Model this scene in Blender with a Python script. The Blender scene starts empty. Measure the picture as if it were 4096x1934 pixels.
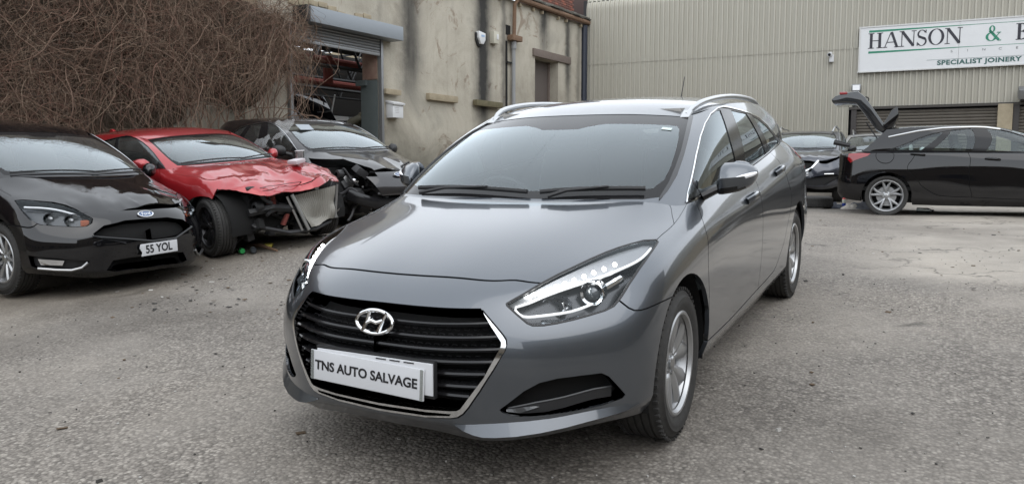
import bpy, math
from mathutils import Vector, Matrix
# ---------- camera ----------
scene = bpy.context.scene
cam_data = bpy.data.cameras.new('camera'); cam = bpy.data.objects.new('camera', cam_data); scene.collection.objects.link(cam)
CAM = Vector((3.1524, 1.8059, 1.1227)); YAW = math.radians(-151.139); PITCH = math.radians(5.4)
cam.location = CAM
cam.rotation_euler = (math.pi/2-PITCH, 0, YAW-math.pi/2)
cam_data.sensor_width = 36; cam_data.lens = 3124.26/4096*36; cam_data.clip_start = .05; cam_data.clip_end = 500
scene.camera = cam
# ---------- overcast daylight ----------
SUN_EL, SUN_AZ = math.radians(52), math.radians(40)
world = bpy.data.worlds.new('World'); scene.world = world; world.use_nodes = True
nt = world.node_tree; bg = nt.nodes['Background']
sky = nt.nodes.new('ShaderNodeTexSky'); sky.sky_type = 'NISHITA'; sky.sun_disc = False
sky.sun_elevation = SUN_EL; sky.sun_rotation = SUN_AZ; sky.air_density = 1.0; sky.dust_density = 1.5; sky.ozone_density = 1.0
grey = nt.nodes.new('ShaderNodeHueSaturation'); grey.inputs['Saturation'].default_value = .3   # an even cloud cover
cloud = nt.nodes.new('ShaderNodeMix'); cloud.data_type = 'RGBA'; cloud.inputs[0].default_value = .65; cloud.inputs[7].default_value = (11.4, 12.0, 12.7, 1)
nt.links.new(sky.outputs['Color'], grey.inputs['Color']); nt.links.new(grey.outputs['Color'], cloud.inputs[6]); nt.links.new(cloud.outputs[2], bg.inputs['Color'])
bg.inputs['Strength'].default_value = .15
sun_data = bpy.data.lights.new('sun', 'SUN'); sun_data.energy = .5; sun_data.angle = math.radians(60); sun_data.color = (1, .97, .93)
sun = bpy.data.objects.new('sun', sun_data); scene.collection.objects.link(sun)
sun.rotation_euler = Vector((math.sin(SUN_AZ)*math.cos(SUN_EL), math.cos(SUN_AZ)*math.cos(SUN_EL), math.sin(SUN_EL))).to_track_quat('Z', 'Y').to_euler()
scene.view_settings.view_transform = 'Standard'; scene.view_settings.look = 'None'
scene.view_settings.exposure = .4; scene.view_settings.gamma = 1; scene.view_settings.use_curve_mapping = False
scene.cycles.max_bounces = 8; scene.cycles.transparent_max_bounces = 12; scene.cycles.caustics_reflective = False; scene.cycles.caustics_refractive = False
# ---------- smooth surface patches (natural cubic splines through a grid of points) ----------
import numpy as np

def spline_basis(x, q):
    """rows of weights: value at q = W @ y for the natural cubic spline through (x, y)"""
    x = np.asarray(x, float); q = np.asarray(q, float); m = len(x); h = np.diff(x)
    A = np.zeros((m, m)); D = np.zeros((m, m)); A[0, 0] = A[-1, -1] = 1
    for i in range(1, m-1):
        A[i, i-1], A[i, i], A[i, i+1] = h[i-1], 2*(h[i-1]+h[i]), h[i]
        D[i, i-1], D[i, i], D[i, i+1] = 6/h[i-1], -6/h[i-1]-6/h[i], 6/h[i]
    M = np.linalg.solve(A, D)
    k = np.clip(np.searchsorted(x, q, 'right')-1, 0, m-2); H = h[k]
    a = (x[k+1]-q)/H; b = 1-a; n = np.arange(len(q)); E = np.eye(m)
    return a[:, None]*E[k]+b[:, None]*E[k+1]+((a**3-a)*H*H/6)[:, None]*M[k]+((b**3-b)*H*H/6)[:, None]*M[k+1]

def spline(pts, t, q):
    return spline_basis(t, q) @ np.asarray(pts, float)

def curve(pts, n, closed=False):
    """smooth chord-length curve through points, n samples"""
    p = np.asarray(pts, float)
    if closed: p = np.concatenate([p[-3:], p, p[:4]])
    t = np.concatenate([[0], np.cumsum(np.linalg.norm(np.diff(p, axis=0), axis=1)+1e-9)])
    if closed: return spline(p, t, np.linspace(t[3], t[-4], n, endpoint=False))
    return spline(p, t, np.linspace(0, t[-1], n))

class Patch:
    """P[col][row] grid; columns run from the front centre round the side to the rear centre"""
    def __init__(self, P, mirror=True, v=None, lip=False):
        self.lip = lip
        P = np.asarray(P, float); self.raw = P
        du = np.linalg.norm(np.diff(P, axis=0), axis=2).mean(1); dv = np.linalg.norm(np.diff(P, axis=1), axis=2).mean(0)
        self.u = np.concatenate([[0], np.cumsum(du)]); self.v = np.concatenate([[0], np.cumsum(dv)]) if v is None else np.array(v, float)
        self.U, self.V = self.u[-1], self.v[-1]
        if mirror:
            m = np.array([1, -1, 1.])
            self.P = np.concatenate([P[3:0:-1]*m, P, P[-2:-5:-1]*m])
            self.ue = np.concatenate([-self.u[3:0:-1], self.u, 2*self.U-self.u[-2:-5:-1]])
        else: self.P, self.ue = P, self.u
    def at(self, u, v):
        u, v = np.asarray(u, float), np.asarray(v, float); Bu = spline_basis(self.ue, u)
        if not self.lip: return np.einsum('ni,nj,ijk->nk', Bu, spline_basis(self.v, v), self.P, optimize=True)
        # the lowest band is a flat facet below a hard edge
        B = np.zeros((len(v), len(self.v))); B[:, 1:] = spline_basis(self.v[1:], np.maximum(v, self.v[1])); w = np.clip(1-v/self.v[1], -.2, 1.2)*(v < self.v[1])
        B *= (1-w)[:, None]; B[:, 0] += w
        return np.einsum('ni,nj,ijk->nk', Bu, B, self.P, optimize=True)
    def normal(self, u, v):
        e = .004
        a = self.at(np.clip(u+e, self.ue[0], self.ue[-1]), v)-self.at(np.clip(u-e, self.ue[0], self.ue[-1]), v)
        b = self.at(u, np.clip(v+e, 0, self.V))-self.at(u, np.clip(v-e, 0, self.V))
        n = np.cross(b, a); l = np.linalg.norm(n, axis=1, keepdims=True)
        return -n/np.maximum(l, 1e-12)
# ---------- mesh helpers ----------
import bpy, bmesh, math, random
from mathutils import Vector, Matrix
from mathutils.geometry import delaunay_2d_cdt
SC = bpy.context.scene
COL = SC.collection
R_ = math.radians

def link(o, parent=None):
    COL.objects.link(o)
    if parent is not None: o.parent = parent
    return o
def thing(name, label, cat, mat=None, group=None):
    o = link(bpy.data.objects.new(name, None)); o.empty_display_size = .1
    if mat is not None: o.matrix_world = mat
    return tag(o, label, cat, group)
def tag(o, label=None, cat=None, group=None, kind=None):
    for k, v in (('label', label), ('category', cat), ('group', group), ('kind', kind)):
        if v: o[k] = v
    return o
def mesh_obj(name, V, F, mat, parent=None, normals=None, smooth=True, mats=None, fm=None):
    me = bpy.data.meshes.new(name)
    me.from_pydata([tuple(v) for v in V], [], [tuple(f) for f in F])
    for m in (mats or [mat]): me.materials.append(m)
    if fm is not None: me.polygons.foreach_set('material_index', fm)
    if smooth: me.shade_smooth()
    if normals is not None: me.normals_split_custom_set_from_vertices([tuple(n) for n in normals])
    return link(bpy.data.objects.new(name, me), parent)
class MB:
    """collects simple solids into one mesh"""
    def __init__(s): s.V, s.F, s.M = [], [], []
    def add(s, V, F, m=0):
        b = len(s.V); s.V += [tuple(v) for v in V]; s.F += [tuple(i+b for i in f) for f in F]; s.M += [m]*len(F); return s
    def box(s, c, d, rot=None, m=0, taper=1):
        V = [Vector((sx*d[0]/2*(taper if sz > 0 else 1), sy*d[1]/2*(taper if sz > 0 else 1), sz*d[2]/2)) for sz in (-1, 1) for sy in (-1, 1) for sx in (-1, 1)]
        if rot is not None: V = [rot @ v for v in V]
        return s.add([v+Vector(c) for v in V], [(0, 2, 3, 1), (4, 5, 7, 6), (0, 1, 5, 4), (2, 6, 7, 3), (0, 4, 6, 2), (1, 3, 7, 5)], m)
    def tube(s, pts, r, n=8, m=0, caps=True, flat=1):
        pts = [Vector(p) for p in pts]; rr = r if hasattr(r, '__len__') else [r]*len(pts)
        V, up = [], Vector((0, 0, 1))
        t0 = (pts[1]-pts[0]).normalized(); a = t0.orthogonal().normalized() if abs(t0.z) > .95 else t0.cross(up).normalized()
        for i, p in enumerate(pts):
            t = (pts[min(i+1, len(pts)-1)]-pts[max(i-1, 0)]).normalized()
            a = (a-t*a.dot(t)).normalized(); b = t.cross(a)
            V += [p+(a*math.cos(2*math.pi*k/n)+b*math.sin(2*math.pi*k/n)*flat)*rr[i] for k in range(n)]
        F = [(i*n+k, i*n+(k+1) % n, (i+1)*n+(k+1) % n, (i+1)*n+k) for i in range(len(pts)-1) for k in range(n)]
        if caps: F += [tuple(range(n))[::-1], tuple(range((len(pts)-1)*n, len(pts)*n))]
        return s.add(V, F, m)
    def lathe(s, prof, n=48, axis='y', c=(0, 0, 0), m=0, a0=0, a1=2*math.pi):
        """prof: (radius, along-axis) pairs"""
        full = abs(a1-a0-2*math.pi) < 1e-6; k_ = n if full else n+1; V = []
        for k in range(k_):
            a = a0+(a1-a0)*k/n; ca, sa = math.cos(a), math.sin(a)
            for r, h in prof:
                p = {'y': (r*ca, h, r*sa), 'z': (r*ca, r*sa, h), 'x': (h, r*ca, r*sa)}[axis]
                V.append((p[0]+c[0], p[1]+c[1], p[2]+c[2]))
        q = len(prof)
        F = [(k*q+i, k*q+i+1, ((k+1) % k_)*q+i+1, ((k+1) % k_)*q+i) for k in range(n) for i in range(q-1)]
        return s.add(V, F, m)
    def prism(s, poly, y0, y1, m=0, tf=None):
        """polygon given in (x, z), extruded from y0 to y1"""
        n = len(poly); V = [(p[0], y0, p[1]) for p in poly]+[(p[0], y1, p[1]) for p in poly]
        if tf: V = [tf(v) for v in V]
        F = [tuple(range(n)), tuple(range(2*n-1, n-1, -1))]+[(i, i+n, (i+1) % n+n, (i+1) % n) for i in range(n)]
        return s.add(V, F, m)
    def build(s, name, mat, parent=None, smooth=False, bevel=0, mats=None, seg=2, angle=35):
        o = mesh_obj(name, s.V, s.F, mat, parent, smooth=False, mats=mats, fm=s.M if mats else None)
        me = o.data; bm = bmesh.new(); bm.from_mesh(me); bmesh.ops.recalc_face_normals(bm, faces=bm.faces)
        if bevel:
            es = [e for e in bm.edges if len(e.link_faces) == 2 and e.calc_face_angle(0) > R_(30)]
            bmesh.ops.bevel(bm, geom=es, offset=bevel, segments=seg, affect='EDGES', profile=.6, clamp_overlap=True)
        if smooth or bevel:
            for f in bm.faces: f.smooth = True
            for e in bm.edges: e.smooth = not (len(e.link_faces) == 2 and e.calc_face_angle(0) > R_(angle))
        bm.to_mesh(me); bm.free(); return o
def copy_tree(o, parent=None):
    c = o.copy(); COL.objects.link(c); c.parent = parent
    for ch in list(o.children): copy_tree(ch, c)
    return c
def text_obj(name, s, size, mat, parent=None, font=None, depth=.002, mat4=None, align='CENTER', sx=1, space=1, bold=0):
    cu = bpy.data.curves.new(name, 'FONT'); cu.body = s; cu.size = size; cu.align_x = align; cu.align_y = 'CENTER'; cu.extrude = depth
    cu.space_character = space; cu.resolution_u = 4; cu.offset = bold
    o = bpy.data.objects.new(name, cu); COL.objects.link(o)
    dg = bpy.context.evaluated_depsgraph_get(); me = bpy.data.meshes.new_from_object(o.evaluated_get(dg)); bpy.data.objects.remove(o); bpy.data.curves.remove(cu)
    me.materials.clear(); me.materials.append(mat); me.name = name
    me.transform(Matrix.Diagonal((sx, 1, 1, 1)))
    o = link(bpy.data.objects.new(name, me), parent)
    if mat4 is not None: o.matrix_local = mat4
    return o

# ---------- cutting a patch into panels ----------
def resample(pts, step, closed=False, smooth=False):
    p = np.asarray(pts, float)
    if smooth:
        L = np.linalg.norm(np.diff(p, axis=0), axis=1).sum(); return curve(p, max(4, int(L/step)), closed)
    if closed: p = np.concatenate([p, p[:1]])
    out = []
    for a, b in zip(p[:-1], p[1:]):
        n = max(1, int(round(np.linalg.norm(b-a)/step))); out += [a+(b-a)*k/n for k in range(n)]
    if not closed: out.append(p[-1])
    return np.array(out)
def strip(pts, w, step=.025, smooth=True, ext=.004):
    """closed outline of a thin strip along a line"""
    p = resample(pts, step, smooth=smooth)
    t = np.gradient(p, axis=0); t /= np.linalg.norm(t, axis=1, keepdims=True)
    p[0] -= t[0]*ext; p[-1] += t[-1]*ext
    n = np.stack([-t[:, 1], t[:, 0]], 1)*w/2
    return np.concatenate([p+n, (p-n)[::-1]])
def inside(poly, q):
    x, y = q[:, 0], q[:, 1]; r = np.zeros(len(q), bool); a = np.asarray(poly)
    for (x0, y0), (x1, y1) in zip(a, np.roll(a, -1, 0)):
        if y0 == y1: continue
        c = ((y0 > y) != (y1 > y)) & (x < (x1-x0)*(y-y0)/(y1-y0)+x0); r ^= c
    return r
def seg_dist(q, a, b):
    d = b-a; t = np.clip(((q-a)@d)/max(d@d, 1e-12), 0, 1); return np.linalg.norm(q-(a+t[:, None]*d), axis=1)
class Cut:
    """triangulated patch with named outlines embedded; later outlines win. 'gap' outlines part the rest into panels"""
    def __init__(s, patch, outlines, step=.03, jiggle=None):
        U, V = patch.U, patch.V; nu, nv = int(U/step)+1, int(V/step)+1
        gu, gv = np.meshgrid(np.linspace(0, U, nu), np.linspace(0, V, nv), indexing='ij'); g = np.stack([gu.ravel(), gv.ravel()], 1)
        keep = np.ones(len(g), bool); border = (g[:, 0] < 1e-9) | (g[:, 1] < 1e-9) | (g[:, 0] > U-1e-9) | (g[:, 1] > V-1e-9)
        pts, edges = [], []
        polys = []
        for name, poly in outlines:
            p = np.clip(np.asarray(poly, float), [0, 0], [U, V]); p = p[np.linalg.norm(p-np.roll(p, 1, 0), axis=1) > 1e-6]
            polys.append((name, p)); b = len(pts); pts += [tuple(x) for x in p]; edges += [(b+i, b+(i+1) % len(p)) for i in range(len(p))]
            lo, hi = p.min(0)-step, p.max(0)+step
            near = np.where(((g > lo) & (g < hi)).all(1) & ~border)[0]
            if len(near):
                dm = np.full(len(near), 9.)
                for a, c in zip(p, np.roll(p, -1, 0)): dm = np.minimum(dm, seg_dist(g[near], a, c))
                keep[near[dm < step*.38]] = False
        allp = [Vector(x) for x in g[keep]]; b = len(allp); allp += [Vector(x) for x in pts]; edges = [(i+b, j+b) for i, j in edges]
        v, e, f, *_ = delaunay_2d_cdt(allp, edges, [], 0, 1e-6)
        s.uv = np.array([tuple(x) for x in v]); s.T = np.array([t for t in f if len(t) == 3])
        s.P = patch.at(s.uv[:, 0], s.uv[:, 1]); s.N = patch.normal(s.uv[:, 0], s.uv[:, 1]); s.patch = patch
        c = s.uv[s.T].mean(1); s.reg = np.array(['']*len(s.T), dtype=object)
        for name, p in polys: s.reg[inside(p, c)] = name
        s.c = c
    def split(s, seeds, rest='body_shell'):
        """flood the unnamed triangles between the gaps and name each panel from a seed inside it"""
        free = np.where(s.reg == '')[0]; emap = {}
        for i in free:
            t = s.T[i]
            for a, b in ((0, 1), (1, 2), (2, 0)): emap.setdefault((min(t[a], t[b]), max(t[a], t[b])), []).append(i)
        comp = {int(i): -1 for i in free}; k = 0
        nb = {int(i): [] for i in free}
        for l in emap.values():
            if len(l) == 2: nb[int(l[0])].append(int(l[1])); nb[int(l[1])].append(int(l[0]))
        for i in comp:
            if comp[i] >= 0: continue
            st = [i]; comp[i] = k
            while st:
                j = st.pop()
                for m in nb[j]:
                    if comp[m] < 0: comp[m] = k; st.append(m)
            k += 1
        idx = np.array([comp[int(i)] for i in free]); names = {}
        for name, (u, v) in seeds.items():
            j = np.argmin(np.linalg.norm(s.c[free]-[u, v], axis=1)); names.setdefault(idx[j], name)
        for i, c in zip(free, idx): s.reg[i] = names.get(c, rest)
    def region(s, names, off=0., lip=.012, side=1, both=False, move=None, inset=0.):
        """vertices, faces and normals of a region; side -1 is the mirrored half, both joins the two halves"""
        names = (names,) if isinstance(names, str) else names
        T = s.T[np.isin(s.reg, names)]
        if not len(T): return None
        used = np.unique(T); rem = np.full(len(s.P), -1); rem[used] = np.arange(len(used)); T = rem[T]
        P = s.P[used]+s.N[used]*off; N = s.N[used]
        if move is not None: P = move(P)
        fn = np.cross(P[T[:, 1]]-P[T[:, 0]], P[T[:, 2]]-P[T[:, 0]]); flip = (fn*N[T].mean(1)).sum(1) < 0
        T[flip] = T[flip][:, ::-1]
        if move is not None:
            N = np.zeros_like(P); fn = np.cross(P[T[:, 1]]-P[T[:, 0]], P[T[:, 2]]-P[T[:, 0]])
            for k in range(3): np.add.at(N, T[:, k], fn)
            N /= np.maximum(np.linalg.norm(N, axis=1, keepdims=True), 1e-12)
        F = [tuple(t) for t in T]; V = P; NN = N
        if lip:
            cnt = {}
            for t in T:
                for a, b in ((0, 1), (1, 2), (2, 0)): cnt[(t[a], t[b])] = 1
            bd = [(a, b) for (a, b) in cnt if (b, a) not in cnt and not (abs(P[a, 1]) < 1e-4 and abs(P[b, 1]) < 1e-4)]
            vs = sorted({i for e in bd for i in e}); m1 = {i: len(V)+k for k, i in enumerate(vs)}; m2 = {i: len(V)+len(vs)+k for k, i in enumerate(vs)}
            out = np.zeros((len(P), 3))
            for a, b in bd:
                d = P[b]-P[a]; o = np.cross(d, N[a]); o /= np.linalg.norm(o)+1e-12; out[a] += o; out[b] += o
            o = out[vs]; o /= np.maximum(np.linalg.norm(o, axis=1, keepdims=True), 1e-9)
            V = np.concatenate([V, P[vs], P[vs]-N[vs]*lip-o*inset]); NN = np.concatenate([NN, o, o])
            F += [(m1[b], m1[a], m2[a], m2[b]) for a, b in bd]
        if side < 0 or both:
            mV, mN = V*[1, -1, 1], NN*[1, -1, 1]; mF = [tuple(f[::-1]) for f in F]
            if side < 0: V, NN, F = mV, mN, mF
            else:
                b = len(V); F = F+[tuple(i+b for i in f) for f in mF]; V = np.concatenate([V, mV]); NN = np.concatenate([NN, mN])
        return V, F, NN
    def make(s, name, reg, mat, parent, **k):
        r = s.region(reg, **k)
        if r is None: print('empty region', name, reg); return None
        return mesh_obj(name, r[0], r[1], mat, parent, r[2])
def find_xz(patch, x, z, u0, v0):
    """patch coordinates of many points given by their side view, by Newton steps"""
    x, z, u, v = (np.array(q, float) for q in (x, z, u0, v0)); n = len(x)
    for _ in range(30):
        q = patch.at(np.concatenate([u, u+1e-4, u]), np.concatenate([v, v, v+1e-4])); q0, qa, qb = q[:n], (q[n:2*n]-q[:n])/1e-4, (q[2*n:]-q[:n])/1e-4
        a, b, c, d = qa[:, 0], qb[:, 0], qa[:, 2], qb[:, 2]; det = a*d-b*c; det = np.where(abs(det) < 1e-6, 1e-6, det); ex, ez = x-q0[:, 0], z-q0[:, 2]
        u = np.clip(u+np.clip((d*ex-b*ez)/det, -.15, .15), 0, patch.U); v = np.clip(v+np.clip((a*ez-c*ex)/det, -.15, .15), -.02, patch.V)
    return u, v
def arch(patch, xa, za, r, foot=.0, n=26):
    """wheel arch outline in patch coordinates"""
    uu = np.linspace(.9, patch.U-.6, 200); u0 = uu[np.argmin(abs(patch.at(uu, np.full(200, patch.v[2]))[:, 0]-xa))]
    a = -.18+(math.pi+.36)*np.arange(n+1)/n; x, z = xa+r*np.cos(a), za+r*np.sin(a)
    u, v = find_xz(patch, x, z, u0-r*np.cos(a), np.interp(z, [.2, .9], [0, .8]))
    return [(u[0]-foot, -.01)]+list(zip(u, v))+[(u[-1]+foot*.3, -.01)]
# ---------- materials ----------
def mat(name, col, rough=.5, metal=0., coat=0., coat_rough=.03, spec=.5, emit=None, estr=0., trans=0., ior=1.45):
    m = bpy.data.materials.new(name); m.use_nodes = True; b = m.node_tree.nodes['Principled BSDF']
    i = b.inputs; i['Base Color'].default_value = (*col, 1); i['Roughness'].default_value = rough; i['Metallic'].default_value = metal
    i['Coat Weight'].default_value = coat; i['Coat Roughness'].default_value = coat_rough; i['Specular IOR Level'].default_value = spec
    i['Coat IOR'].default_value = 1.6; i['Transmission Weight'].default_value = trans; i['IOR'].default_value = ior
    if emit: i['Emission Color'].default_value = (*emit, 1); i['Emission Strength'].default_value = estr
    return m
class NT:
    def __init__(s, m): s.m = m; s.t = m.node_tree; s.b = s.t.nodes['Principled BSDF']
    def n(s, typ, **k):
        o = s.t.nodes.new('ShaderNode'+typ)
        for a, v in k.items():
            if a.startswith('_'): setattr(o, a[1:], v)
            else: o.inputs[a.replace('__', ' ')].default_value = v
        return o
    def l(s, a, b): s.t.links.new(a, b)
    def coord(s, kind='Object', scale=(1, 1, 1)):
        c = s.n('TexCoord'); m = s.n('Mapping'); m.inputs['Scale'].default_value = scale; s.l(c.outputs[kind], m.inputs['Vector']); return m.outputs['Vector']
    def noise(s, vec, scale, detail=4, rough=.55, dist=0):
        o = s.n('TexNoise', Scale=scale, Detail=detail, Roughness=rough, Distortion=dist); s.l(vec, o.inputs['Vector']); return o.outputs['Fac']
    def ramp(s, fac, stops):
        o = s.n('ValToRGB'); e = o.color_ramp.elements
        while len(e) < len(stops): e.new(.5)
        for el, (p, c) in zip(e, stops): el.position = p; el.color = (*c, 1) if len(c) == 3 else c
        s.l(fac, o.inputs['Fac']); return o.outputs['Color']
    def mix(s, fac, a, b, mode='MIX'):
        o = s.n('Mix', _data_type='RGBA', _blend_type=mode)
        for k, v in ((0, fac), (6, a), (7, b)):
            if hasattr(v, 'links'): s.l(v, o.inputs[k])
            else: o.inputs[k].default_value = v if k == 0 else (*v, 1)
        return o.outputs[2]
    def math(s, op, a, b=0., clamp=False):
        o = s.n('Math', _operation=op, _use_clamp=clamp)
        for k, v in ((0, a), (1, b)):
            if hasattr(v, 'links'): s.l(v, o.inputs[k])
            else: o.inputs[k].default_value = v
        return o.outputs[0]
    def bump(s, h, strength=.3, dist=.01):
        o = s.n('Bump', Strength=strength, Distance=dist); s.l(h, o.inputs['Height']); s.l(o.outputs['Normal'], s.b.inputs['Normal']); return o
    def set(s, k, v): s.l(v, s.b.inputs[k])
def paint(name, col, rough=.34, metal=.65, dirt=(.10, .09, .075), dust=.25, coat=1., coat_rough=.03, spec=.5):
    """metallic lacquer with a film of road dust that thickens towards the sills"""
    m = mat(name, col, rough, metal, coat, coat_rough, spec); t = NT(m); v = t.coord()
    n = t.noise(v, 6, 6, .65); f = t.noise(v, 900, 2)
    z = t.n('SeparateXYZ'); t.l(v, z.inputs[0])
    low = t.n('MapRange', From__Min=.75, From__Max=.2, To__Min=.0, To__Max=.8); t.l(z.outputs['Z'], low.inputs['Value'])
    k = t.math('MULTIPLY', t.math('ADD', low.outputs[0], .12), t.math('MULTIPLY', n, 2*dust), True)
    base = t.mix(t.math('MULTIPLY', f, .35), col, tuple(min(1, c*1.5) for c in col))
    t.set('Base Color', t.mix(k, base, dirt)); t.set('Roughness', t.math('ADD', t.math('MULTIPLY', k, .4), rough))
    t.set('Metallic', t.math('MULTIPLY_ADD', k, -metal) if False else t.math('SUBTRACT', metal, t.math('MULTIPLY', k, metal)))
    t.set('Coat Roughness', t.math('ADD', t.math('MULTIPLY', t.ramp(t.noise(v, 3.5, 6, .7, .6), [(.45, (0, 0, 0)), (.75, (1, 1, 1))]), .07), coat_rough))
    t.set('Coat Weight', t.math('SUBTRACT', coat, t.math('MULTIPLY', k, coat*.8), True))
    return m
def glass(name, tint=(.62, .7, .68), rough=.0, dust=.06, ior=1.5, gain=1.9):
    """thin pane: clear film with mirror reflection by Fresnel and a little dust"""
    m = bpy.data.materials.new(name); m.use_nodes = True; t = m.node_tree; t.nodes.remove(t.nodes['Principled BSDF'])
    out = t.nodes['Material Output']; tr = t.nodes.new('ShaderNodeBsdfTransparent'); tr.inputs[0].default_value = (*tint, 1)
    gl = t.nodes.new('ShaderNodeBsdfGlossy'); gl.inputs['Roughness'].default_value = rough; gl.inputs['Color'].default_value = (.88, .96, 1, 1)
    fr = t.nodes.new('ShaderNodeFresnel'); fr.inputs['IOR'].default_value = ior
    ad = t.nodes.new('ShaderNodeMath'); ad.operation = 'MULTIPLY'; ad.inputs[1].default_value = gain; ad.use_clamp = True; t.links.new(fr.outputs[0], ad.inputs[0])
    mx = t.nodes.new('ShaderNodeMixShader'); t.links.new(ad.outputs[0], mx.inputs[0]); t.links.new(tr.outputs[0], mx.inputs[1]); t.links.new(gl.outputs[0], mx.inputs[2])
    df = t.nodes.new('ShaderNodeBsdfDiffuse'); df.inputs['Color'].default_value = (.55, .56, .54, 1)
    co = t.nodes.new('ShaderNodeTexCoord'); no = t.nodes.new('ShaderNodeTexNoise'); no.inputs['Scale'].default_value = 5; no.inputs['Detail'].default_value = 6
    t.links.new(co.outputs['Object'], no.inputs['Vector'])
    mu = t.nodes.new('ShaderNodeMath'); mu.operation = 'MULTIPLY'; mu.inputs[1].default_value = dust*2; t.links.new(no.outputs['Fac'], mu.inputs[0])
    m2 = t.nodes.new('ShaderNodeMixShader'); t.links.new(mu.outputs[0], m2.inputs[0]); t.links.new(mx.outputs[0], m2.inputs[1]); t.links.new(df.outputs[0], m2.inputs[2])
    t.links.new(m2.outputs[0], out.inputs['Surface']); return m
def rubber(name):
    m = mat(name, (.018, .018, .019), .75); t = NT(m); n = t.noise(t.coord(), 40, 5, .6)
    t.set('Base Color', t.mix(n, (.012, .012, .013), (.05, .048, .044))); t.bump(n, .15, .003); return m
M = {}
M['paint_grey'] = paint('grey metallic paint', (.080, .090, .104), .31, .8, dust=.08)
M['paint_black'] = paint('black paint', (.003, .003, .004), .3, .0, dust=.02, spec=.0)
M['paint_red'] = paint('red paint', (.30, .010, .015), .32, .4, dust=.1)
M['paint_charcoal'] = paint('dark grey paint', (.016, .015, .017), .35, .6, dust=.1)
M['paint_blueblack'] = paint('dark blue grey paint', (.028, .032, .045), .33, .6, dust=.1)
M['paint_silver'] = paint('silver paint', (.45, .46, .47), .35, .7, dust=.1)
M['glass'] = glass('window glass', (.66, .74, .72), 0, .02, gain=1.5); M['screen'] = glass('windscreen glass', (.74, .84, .82), 0, .02, gain=1.75); M['screen_far'] = glass('dusty windscreen glass', (.6, .68, .67), 0, .05, gain=2.3)
M['glass_dark'] = glass('tinted glass', (.3, .33, .33), 0, .05)
M['lens'] = glass('lamp lens', (.95, .96, .97), 0, .0, 1.28, 1.0)
M['frit'] = mat('black window border', (.012, .012, .013), .1, 0, 0, spec=.3)
M['gloss_black'] = mat('gloss black plastic', (.012, .012, .013), .14)
M['black'] = mat('black plastic', (.018, .018, .019), .45)
M['trim'] = mat('grained black plastic', (.03, .03, .032), .6)
M['void'] = mat('dark cavity', (.006, .006, .006), .9)
M['seam'] = mat('panel gap', (.006, .006, .007), .8)
M['chrome'] = mat('chrome', (.75, .76, .77), .09, 1)
M['chrome_dirty'] = mat('dusty chrome', (.6, .58, .55), .22, 1)
M['satin'] = mat('satin aluminium', (.52, .53, .54), .28, 1)
M['alloy'] = mat('silver alloy', (.40, .405, .41), .34, .8)
M['alloy_dark'] = mat('black alloy', (.03, .03, .032), .3, .5)
M['steel'] = mat('bare steel', (.32, .32, .32), .4, 1)
M['rubber'] = rubber('tyre rubber')
M['lamp_house'] = mat('lamp housing', (.06, .062, .066), .2, .6)
M['lamp_silver'] = mat('lamp reflector', (.85, .86, .88), .08, 1)
M['lamp_white'] = mat('lamp light guide', (.82, .83, .85), .25, 0, .3)
M['led'] = mat('lit lamp diode', (1, 1, 1), .3, emit=(1, 1, .97), estr=12)
M['red_lens'] = mat('red lamp lens', (.24, .006, .01), .08, 0, 1)
M['amber'] = mat('amber lamp lens', (.55, .16, .08), .15, 0, .5)
M['plate'] = mat('white plate', (.57, .58, .6), .35, 0, .3)
M['ink'] = mat('black ink', (.01, .01, .012), .5)
M['shelf'] = mat('silvered lamp shelf', (.34, .345, .355), .32, .5); M['light_guide'] = mat('lit light guide', (.85, .86, .88), .25, emit=(1, 1, .98), estr=.45)
M['fabric'] = mat('dark seat cloth', (.11, .108, .106), .9)
M['dash'] = mat('dashboard', (.085, .086, .088), .75)
M['lining'] = mat('cabin lining', (.42, .41, .39), .9)
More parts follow.
